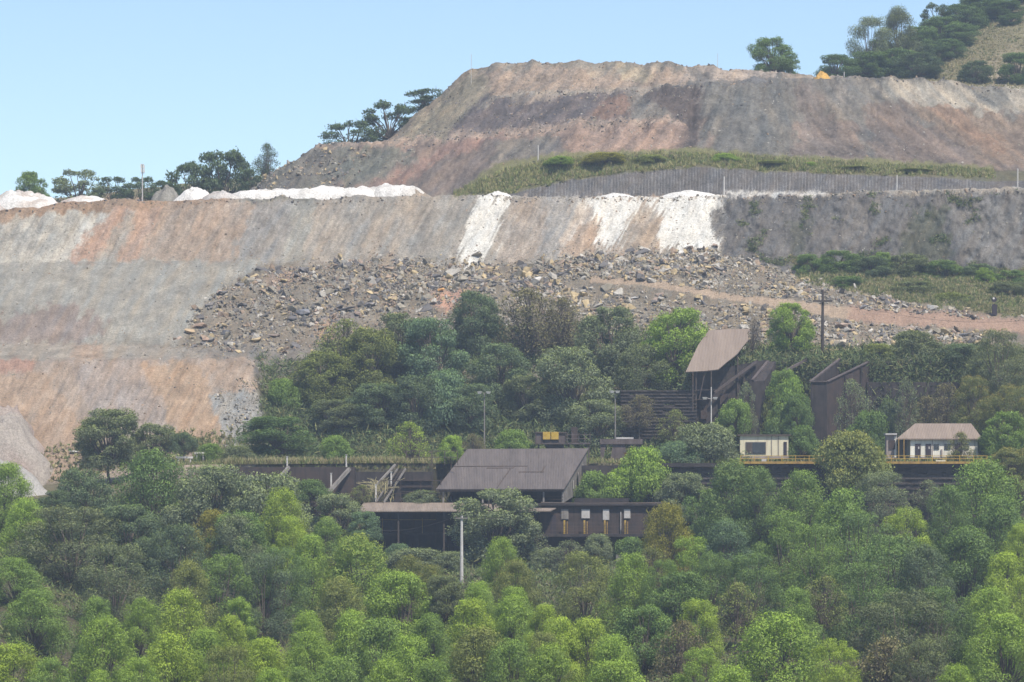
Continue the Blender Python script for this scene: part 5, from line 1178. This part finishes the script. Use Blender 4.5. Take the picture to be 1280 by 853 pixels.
# domed tree on the terrace edge
tree(1066, 540, 92, 'bush', 'olive', 'domed olive tree on the terrace edge between the cabin and the white house', 598, .25, hk=1.1, crown_px=66)
TT = [ # px, top, width, kind, colour, orange, label, Y, crown height px, name
 (350,521,104,'broad','acacia',0,'wide flat topped tree on the terrace at left',624,46,'flat_topped_tree'),
 (136,512,98,'broad','darkolive',0,'dark olive tree in front of the orange spoil tip',626,70,'tree'),
 (190,530,70,'broad','darkolive',0,'low dark tree right of the dark olive one under the orange tip',628,60,'tree'),
 (230,541,36,'bush','dark',0,'small dark shrub above the pale concrete beams',622,24,'shrub'),
 (262,555,40,'bush','green',0,'low green shrub at the right foot of the orange tip',622,26,'shrub'),
 (300,558,52,'bush','darkolive',0,'grey green scrub under the flat topped tree',618,30,'shrub'),
 (430,398,84,'sparse','olive',.1,'yellowish brown thin tree at the upper left of the hillside wood',672,90,'tree'),
 (402,440,80,'broad','olive',0,'olive tree at the left edge of the hillside wood',664,90,'tree'),
 (460,410,80,'broad','olive',.1,'olive tree beside the yellowish thin one on the hillside',668,100,'tree'),
 (500,392,76,'broad','darkolive',0,'dark olive tree at the top of the hillside wood, left part',676,110,'tree'),
 (540,398,92,'broad','blue',0,'blue green tree in the middle of the hillside wood',668,110,'tree'),
 (598,364,70,'broad','dark',0,'dark tree left of the tall greyish thin one',684,110,'tree'),
 (662,360,112,'sparse','brown',0,'tall greyish brown thin tree, highest of the hillside wood',680,130,'tree'),
 (705,372,70,'sparse','brown',0,'thin brown crown right of the highest hillside tree',682,90,'tree'),
 (764,384,92,'broad','grey',0,'grey green tree left of the vivid green one on the hillside',672,110,'tree'),
 (843,386,94,'broad','bright',0,'vivid green tree beside the tilted tin roof',664,104,'tree'),
 (716,434,104,'broad','grey',0,'large pale grey green tree low on the hillside',656,112,'tree'),
 (742,500,76,'broad','grey',0,'grey green tree in front of the large pale one',646,64,'tree'),
 (556,464,76,'bush','blue',0,'large leaved blue green bush in the middle of the hillside',654,80,'shrub'),
 (628,430,80,'broad','dark',0,'dark tree below the tall greyish thin one',664,110,'tree'),
 (660,470,70,'broad','darkolive',0,'dull tree behind the twin lamp post',656,80,'tree'),
 (475,480,84,'broad','dark',0,'dark tree low in the left half of the hillside wood',654,80,'tree'),
 (420,500,76,'broad','darkolive',0,'dull green tree low at the left end of the hillside wood',652,66,'tree'),
 (520,470,70,'broad','dark',0,'dark tree left of the blue green bush',652,90,'tree'),
 (590,480,66,'broad','dark',0,'dark tree right of the blue green bush',652,90,'tree'),
 (380,474,60,'sparse','brown',0,'brownish scrub tree left of the hillside wood',668,60,'tree'),
 (355,474,44,'bush','green',0,'green bush beside the rim of the orange tip',662,50,'shrub'),
 (800,430,70,'broad','darkolive',0,'dull tree under the vivid green one',660,70,'tree'),
 (514,527,56,'sparse','lime',0,'yellow green shrub on the terrace left of the shed',618,50,'shrub'),
 (420,545,40,'bush','green',0,'low green bush by the pale post on the terrace',612,28,'shrub'),
 (564,545,34,'bush','bright',0,'bright green bush at the back corner of the shed roof',620,30,'shrub'),
 (640,538,52,'bush','green',0,'green bush behind the shed roof near the lamp post',626,34,'shrub'),
 (592,542,40,'sparse','brown',0,'tan dry bush left of the lamp post foot',628,36,'shrub'),
 (617,612,118,'broad','grey',0,'big grey spreading tree in front of the dusty canopy',582,84,'tree'),
 (655,640,70,'sparse','grey',0,'thin grey tree right of the big spreading one, below the canopy',584,60,'tree'),
 (710,676,60,'sparse','grey',0,'greyish bush below the sooty concrete block',572,40,'shrub'),
 (745,668,44,'bush','grey',0,'low grey green bush under the concrete block floor',585,30,'shrub'),
 (790,672,48,'bush','deep',0,'low green bush under the right part of the concrete block',585,30,'shrub'),
 (690,685,60,'bush','grey',0,'pale grey green bush below the gallery deck',575,34,'shrub'),
 (520,686,90,'bush','grey',0,'wide grey green bush below the dark gallery',574,44,'shrub'),
 (562,690,50,'bush','grey',0,'grey green bush left of the pale pole',570,34,'shrub'),
 (500,680,36,'bush','blue',0,'blue green bush at the gallery foot',584,26,'shrub'),
 (888,530,94,'bush','grey',0,'large grey green bush left of the cream cabin',612,70,'shrub'),
 (850,552,66,'bush','blue',0,'blue green bush right of the concrete frame',610,70,'shrub'),
 (806,560,66,'bush','bright',0,'bright green bush right of the low dark wagon',604,60,'shrub'),
 (780,585,60,'bush','bright',0,'bright bush on the roof line of the sooty concrete block',604.5,40,'shrub'),
 (742,590,46,'bush','green',0,'green bush at the right side of the shed wall',604,42,'shrub'),
 (918,500,44,'bush','green',0,'green bush under the double lamp post',640,40,'shrub'),
 (990,379,60,'broad','bright',.05,'neat round green tree on the bank left of the wooden pole',664,56,'tree'),
 (941,394,34,'bare','brown',0,'bare grey tree by the torn edge of the tilted tin roof',660,44,'bare_tree'),
 (800,494,56,'sparse','brown',0,'dry brown scrub hanging on the overgrown crib wall behind the shed',642,40,'shrub'),
 (842,512,50,'sparse','olive',0,'thin olive scrub at the right part of the overgrown crib wall',641,40,'shrub'),
 (996,492,40,'broad','deep',0,'leafy dark tree close to the left wall of the concrete bin',636,70,'tree'),
 (932,478,36,'sparse','grey',0,'thin grey green tree in front of the black bunker wall',644,70,'tree'),
 (990,474,46,'bush','green',0,'green creeper covered mound left of the concrete bin',643,84,'creeper'),
 (975,505,44,'bush','deep',.1,'shaggy green creeper between the sooty pier and the cabin roof',638,60,'creeper'),
 (1002,533,46,'bush','deep',0,'dark shrub at the right end of the cream cabin',612,40,'shrub'),
 (970,490,40,'bush','olive',.1,'brownish creeper between the sooty pier and the green creepers',646,70,'creeper'),
 (1066,474,54,'sparse','grey',0,'thin grey sapling in front of the concrete bin',634,80,'tree'),
 (1083,515,58,'bush','deep',0,'dense green shrub left of the narrow tin shed',622,56,'shrub'),
 (1132,474,42,'sparse','grey',0,'slender grey green sapling above the narrow tin shed',636,80,'tree'),
 (1110,500,40,'bush','dark',0,'dark shrub behind the slender sapling',640,60,'shrub'),
 (1145,414,76,'bush','darkolive',.1,'wide shrub hanging over the top of the house wall',662,60,'shrub'),
 (1100,430,50,'bush','olive',.05,'olive shrub at the top of the bank behind the concrete bin',660,36,'shrub'),
 (1182,480,60,'sparse','brown',0,'brown half bare scrub tree above the white house',640,60,'tree'),
 (1200,430,60,'bush','dark',0,'dark green shrub at the right end of the lower bank',658,60,'shrub'),
 (1250,412,84,'tall','darkolive',.2,'dark olive tree at the right edge below the dirt road',640,90,'tree'),
 (1218,470,60,'tall','olive',.7,'rust tinged tree above the right end of the white house',634,70,'tree'),
 (300,596,60,'broad','darkolive',0,'dull bush hiding the left end of the reddish retaining wall',603,44,'shrub'),
 (388,600,50,'bush','deep',0,'low bush at the foot of the reddish wall left of the concrete buttress',601,26,'shrub'),
 (528,613,48,'bush','grey',0,'grey green bush on the ledge of the stepped wall left of the shed',603,16,'shrub'),
 (452,606,36,'sparse','olive',0,'wispy olive shrub between the buttress and the dry grass clump',601,24,'shrub'),
 (982,462,44,'broad','green',0,'green tree rising between the sooty pier and the concrete bin',645,60,'tree'),
 (858,592,76,'broad','grey',0,'grey green tree hiding the left end of the long crib wall',597,66,'tree'),
 (880,612,60,'broad','deep',0,'deep green tree low before the left part of the crib wall',594,60,'tree'),
 (1160,600,46,'sparse','grey',0,'wispy grey shrub hanging on the crib wall below the white house',600,40,'shrub'),
 (1262,480,60,'tall','olive',.6,'rust topped tree at the right edge beside the white house',630,80,'tree'),
 (1256,515,66,'broad','green',0,'green tree overhanging the right end of the white house',610,60,'tree'),
 (1200,540,40,'sparse','olive',.3,'thin twiggy tree in front of the white house roof',609,40,'tree'),
 (1262,560,60,'broad','olive',.55,'brownish rust tree at the right end of the yellow railing',604,50,'tree'),
 (1160,495,60,'sparse','brown',0,'brown scrub right of the slender sapling',644,50,'shrub'),
 (1230,445,60,'bush','darkolive',0,'scrubby dark bush under the dark olive edge tree',650,60,'shrub'),
]
for px, top, w, kind, c, og, lb, Y, ch, nm in TT:
    tree(px, top, w, kind, c, lb, Y, og, nm, 'shrub' if nm in ('shrub', 'creeper') else 'tree', crown_px=ch, base=max(ground_z(px, Y), Z(top+ch*1.9, Y)) if kind == 'bush' else None)
# bushes on the grassy slope right of the rubble
for px, top, w, h, c, lb in [(700,192,40,14,'green','green bush on the ledge beneath the dark stony patch'),(756,187,52,16,'olive','broad low bush on the ledge below the pinkish lobe'),
     (812,190,40,14,'darkolive','dark low bush on the ledge near the right end of the pinkish lobe'),(905,188,36,17,'green','upstanding green bush in the middle of the grassy ledge'),(962,197,50,14,'darkolive','long low bush right of the upstanding one on the ledge'),
     (1012,199,22,14,'bright','small bright green bush on the ledge below the grey right tip'),(1066,204,50,13,'deep','low dark bush on the right part of the ledge'),(1140,208,56,13,'deep','dark bush at the right end of the grassy ledge')]:
    tree(px, top+4, w*1.1, 'bush', {'darkolive': 'olive', 'deep': 'olive', 'olive': 'yellow', 'green': 'bright'}.get(c, c), lb, 761, 0, 'shrub', 'shrub', crown_px=h*.8)
for px, top, w, h, c, lb, Y in [(1012,318,36,36,'deep','green bush at the left end of the grassy slope under the grey cliff',722),(1048,314,52,34,'deep','round bush below the grey cliff, left part',724),(1090,322,48,32,'dark','dark bush in the row along the cliff foot',722),
     (1100,316,34,26,'green','tall green bush in the row along the cliff foot',726),(1135,318,56,34,'darkolive','olive bush in the middle of the row along the cliff foot',724),(1180,326,50,32,'deep','green bush right of the olive one along the cliff foot',724),
     (1222,330,40,26,'dark','dark low bush near the right end of the cliff foot',724),(1232,335,22,22,'bright','bright green small bush near the right end of the cliff foot',718),(1262,338,50,30,'deep','green bush at the right edge along the cliff foot',720),
     (1140,352,60,24,'darkolive','low dark bush halfway down the grassy slope',712),(1190,366,46,18,'olive','low olive bush on the slope above the road',704),(1260,352,50,30,'darkolive','dark bush at the right edge halfway down the grassy slope',710),
     (1060,346,44,22,'deep','low green bush on the grassy slope above the pale roadside boulders',712),(1252,284,18,30,'darkolive','bush clinging to the grey cliff near the right edge',737),(1000,280,16,22,'dark','small dark bush clinging to the left part of the grey cliff',735),(1160,262,24,30,'darkolive','small bush clinging to the middle of the grey cliff',737)]:
    tree(px, top, w*1.25, 'broad' if h > 20 else 'bush', c, lb, Y, 0, 'shrub', 'shrub', crown_px=h*1.02, base=Z(top+h*1.05, Y))
# skyline trees
for px, top, w, h, kind, c, lb, Y in [
   (41,215,48,40,'broad','green','lone round green tree on the skyline at far left',800),(98,213,78,40,'ridge','grey','wide see through tree second from the left on the skyline',810),(142,222,62,34,'ridge','ridgec','dark tree right of the wide see through one on the skyline',812),
   (180,222,58,40,'ridge','ridgec','dark skyline tree around the antenna mast',806),(208,226,56,30,'ridge','ridgec','low dark skyline tree behind the gravel mound',808),(238,204,70,56,'ridge','ridgec','dark skyline tree left of the tallest ridge tree',812),
   (276,189,82,72,'ridge','ridgec','tallest dark tree on the left skyline',815),(312,210,46,40,'ridge','ridgec','small dark skyline tree by the stony lobe',812),(333,179,38,36,'sparse','ridgec','thin leaning tree on the edge of the stony lobe',815),
   (438,151,74,34,'ridge','ridgec','loose dark tree left of the upper tip',835),(487,127,78,60,'ridge','ridgec','dark tree in the middle against the left flank of the upper tip',842),(530,111,66,44,'ridge','ridgec','dark tree highest up the left flank of the upper tip',848)]:
    tree(px, top, w, kind, c, lb, Y, 0, 'tree', 'tree', crown_px=h*1.25)
for px, top, w, h, kind, c, lb, Y in [
   (966,47,60,50,'broad','deep','lone lumpy green tree on the skyline of the upper tip',845),(988,70,26,22,'ridge','deep','smaller crown at the right side of the lone skyline tree',846),
   (1088,20,62,66,'tall','grey','open crowned eucalyptus reaching out on the skyline of the hill',930),(1124,9,60,66,'euca','darkolive','dense round headed eucalyptus on the hill skyline',935),
   (1045,68,56,34,'broad','acacia','flat bushy tree at the left foot of the wooded hill',920),(1085,66,70,36,'broad','acacia','second bushy tree from the left at the foot of the wooded hill',925),(1120,62,70,42,'broad','acacia','middle bushy tree in the row at the foot of the wooded hill',928),
   (1150,66,66,36,'broad','ridgec','darkest bushy tree at the right end of the foot row',915),(1218,76,46,30,'broad','ridgec','dark rounded bush on the lower right of the hill',905),(1272,66,56,40,'broad','acacia','bush on the hill at the right edge',910),
   (1150,34,60,50,'broad','acacia','green bushy tree on the hill slope behind the foot row',960),(1178,22,62,52,'broad','acacia','green bushy tree halfway along the hill skyline',970),(1205,6,64,56,'broad','acacia','green bushy tree high on the hill skyline',985),
   (1240,-6,70,50,'broad','acacia','bushy tree on the hilltop cut by the upper edge',1000),(1275,-14,70,50,'broad','acacia','bushy tree in the top right corner',1005),(1170,4,40,30,'ridge','ridgec','small tree crown on the hill skyline right of the dense eucalyptus',985),
   (1222,-2,60,50,'broad','acacia','bushy tree on the hilltop left of the ones cut by the upper edge',1003),(1258,2,60,44,'broad','acacia','bushy tree under the top right corner of the hill',990),(1196,30,56,44,'broad','acacia','bushy tree above the bare grassy slope of the hill',962),
   (1142,52,60,44,'broad','ridgec','dark bushy tree between the foot row and the hill skyline trees',940),(1185,50,50,40,'broad','acacia','bushy tree on the hill beside the bare grassy slope',945),(1262,18,34,28,'broad','acacia','small bush on the upper grassy slope near the right edge',980),(1100,50,50,36,'broad','acacia','bush behind the open crowned eucalyptus',945)]:
    tree(px, top, w, kind, c, lb, Y, 0, 'tree' if kind != 'broad' else 'bush', 'tree' if kind != 'broad' else 'bush', crown_px=h*1.15, base=None if kind != 'broad' else max(ground_z(px, Y), Z(top+h*1.25, Y)))

# ------------------------------------------------------------------ herbage that nobody could count
def tufts(name, mask, n, h, w, cols, label, blades=7, up=.8, leafy=.35):
    ids = np.flatnonzero(mask.ravel()); pick = rng.choice(ids, n); base = allV[pick] + rng.normal(size=(n, 3))*np.array([.3, .3, 0])
    dn = np.clip(.85+.5*fbm(TX.ravel()[pick]/18, TP.ravel()[pick]/10, 8., 3), .3, 1.6)
    hh = (h[0]+(h[1]-h[0])*rng.random(n)**1.6)*dn
    base = np.repeat(base, blades, 0); hh = np.repeat(hh, blades)*rng.uniform(.5, 1.1, n*blades); m = len(base)
    sp = rng.normal(size=(m, 3))*np.array([.5, .5, .35]); sp[:, 2] = np.abs(sp[:, 2])
    foot = base+sp*hh[:, None]*leafy*1.3
    d = rng.normal(size=(m, 3))*(1-up)+np.array([0, 0, up]); d /= np.linalg.norm(d, axis=1)[:, None]
    s_ = rng.normal(size=(m, 3)); s_ -= d*(s_*d).sum(1)[:, None]; s_ /= np.linalg.norm(s_, axis=1)[:, None]; s_ *= (w*rng.uniform(.6, 1.4, m))[:, None]
    V = np.stack([foot-s_*.4, foot+s_*.4, foot+d*hh[:, None]*.6+s_*.5, foot+d*hh[:, None], foot+d*hh[:, None]*.6-s_*.5], 1).reshape(-1, 3)
    Fq = np.arange(m*5).reshape(-1, 5)
    cc = np.array(cols)[rng.integers(len(cols), size=n)]; w_ = np.clip(.5+.9*fbm(TX.ravel()[pick]/25, TP.ravel()[pick]/12, 3., 3), 0, 1)[:, None]
    cc = cc*(1-.45*w_)+np.array(cols[0])*.45*w_; cc = np.repeat(np.repeat(cc, blades, 0), 5, 0)
    me = mesh_np(name, V, Fq, [M['tuft']]); a = me.color_attributes.new('tint', 'FLOAT_COLOR', 'POINT')
    a.data.foreach_set('color', np.concatenate([cc, np.ones((len(cc), 1))], 1).astype(np.float32).ravel())
    tag(link(name, me), label, 'vegetation', kind='stuff')
GR, DG, DRY, OLV = (.15, .19, .055), (.10, .135, .05), (.34, .285, .16), (.20, .19, .08)
tufts('ledge_grass', (vg > .5) & (TL < 17.97), 16000, (.3, 1.3), .085, [(.26, .25, .10), (.27, .235, .12), OLV, GR, DG, DRY, GR], 'grass and scrub on the ledge below the upper tip', 8, .75)
tufts('slope_grass', (vslope > .5), 16000, (.3, .9), .08, [OLV, DG, GR, DRY], 'grass on the slope between the grey cliff and the road', 8, .7)
tm = (TL > 6.9) & (TL < 8.25) & (TX > 215) & (TX < 1450)
tufts('terrace_grass', tm, 16000, (.4, 1.3), .075, [OLV, DRY, GR, GR, DG], 'tall dry grass and weeds along the terrace', 8, .8)
tufts('terrace_edge_grass', (TL > 6.95) & (TL < 7.25) & (TX > 285) & (TX < 586), 6000, (.4, 1.4), .07, [OLV, DRY, DRY, GR], 'dry grass overhanging the retaining wall edge', 9, .8)
hm = (TL > np.where((TX > 855) & (TX < 1090) & ~((TX > 968) & (TX < 1011)), 8.8, 8.0)) & (TL < 10.2) & (TX > 325) & (TX < 1450) & ~((TX > 330) & (TX < 400) & (TP < 452))
tufts('hillside_scrub', hm, 26000, (.5, 1.8), .13, [DG, (.08, .10, .045), OLV, DG], 'dense low scrub under the hillside trees', 10, .35, 1.1)
tufts('bank_grass', (TL > 9.7) & (TL < 10.2) & (TX > 930) & (TX < 1290), 2200, (.3, 1.2), .16, [DRY, OLV, DRY, GR], 'dry grass along the top of the bunker walls', 8, .75)
tufts('valley_scrub', (TL > 1.8) & (TL < 6.6) & (TX > -170) & (TX < 1450), 36000, (.4, 1.6), .11, [DG, GR, OLV, DG], 'undergrowth on the valley floor between the trees', 9, .4, 1.0)
tufts('hill_grass', (TL > 23.5) & (TL < 25.2) & (TX > 960) & (TX < 1450), 19000, (.3, .9), .10, [DRY, OLV, (.24, .20, .10), DG], 'dry grass on the wooded hill', 7, .6)
tufts('cliff_plants', (cliff > .5) & (fbm(TX/30, TP/24, 12., 3) > .45), 1500, (.3, .9), .09, [DG, OLV, DG], 'plants clinging to the grey cliff', 8, .3, .8)
tufts('orange_tip_weeds', (TL > 8.02) & (TL < 8.3) & (TX > -20) & (TX < 330), 900, (.4, 1.4), .2, [OLV, DG, DRY], 'weeds along the foot of the orange tip', 8, .6)
# dry plume grass clump by the staircase
t = empty('grass_clump', P(478, 629, 602.5), 'tall dry straw coloured grass clump above the dusty canopy', 'grass clump')
mb = MB(); r = np.random.default_rng(3); o_ = P(474, 628, 602.3)
for i in range(130):
    a = r.uniform(0, 6.28); L = r.uniform(2., 5.6); sp_ = r.uniform(.2, 1.)
    p = o_+Vector((r.normal()*.8, r.normal()*.4, 0)); q1 = p+Vector((math.cos(a)*sp_*L*.35, math.sin(a)*sp_*.6, L*.62)); q2 = q1+Vector((math.cos(a)*sp_*L*.5, math.sin(a)*sp_, L*.2-sp_*.8))
    mb.tube([p, q1, q2], .06, 3, .035)
M['straw'] = mat_flat('dry_straw', (.46, .40, .22), (.34, .30, .16), 2.)
mb.build('stalks', M['straw'], t)

# ------------------------------------------------------------------ air between the camera and the far tips
hm_, nt, b = new_mat('haze_air'); nt.nodes.remove(b)
pv = nd(nt, 'ShaderNodeVolumePrincipled'); pv.inputs['Color'].default_value = (*HAZE_COLOR, 1); pv.inputs['Density'].default_value = HAZE_DENSITY; pv.inputs['Anisotropy'].default_value = 0.0
nt.links.new(pv.outputs[0], nt.nodes['Material Output'].inputs['Volume'])
mb = MB().box(-460, 460, -90, 1300, -6, 262); tag(mb.build('haze', hm_), 'bluish haze over the whole valley', 'haze', kind='stuff')
bpy.context.view_layer.update()
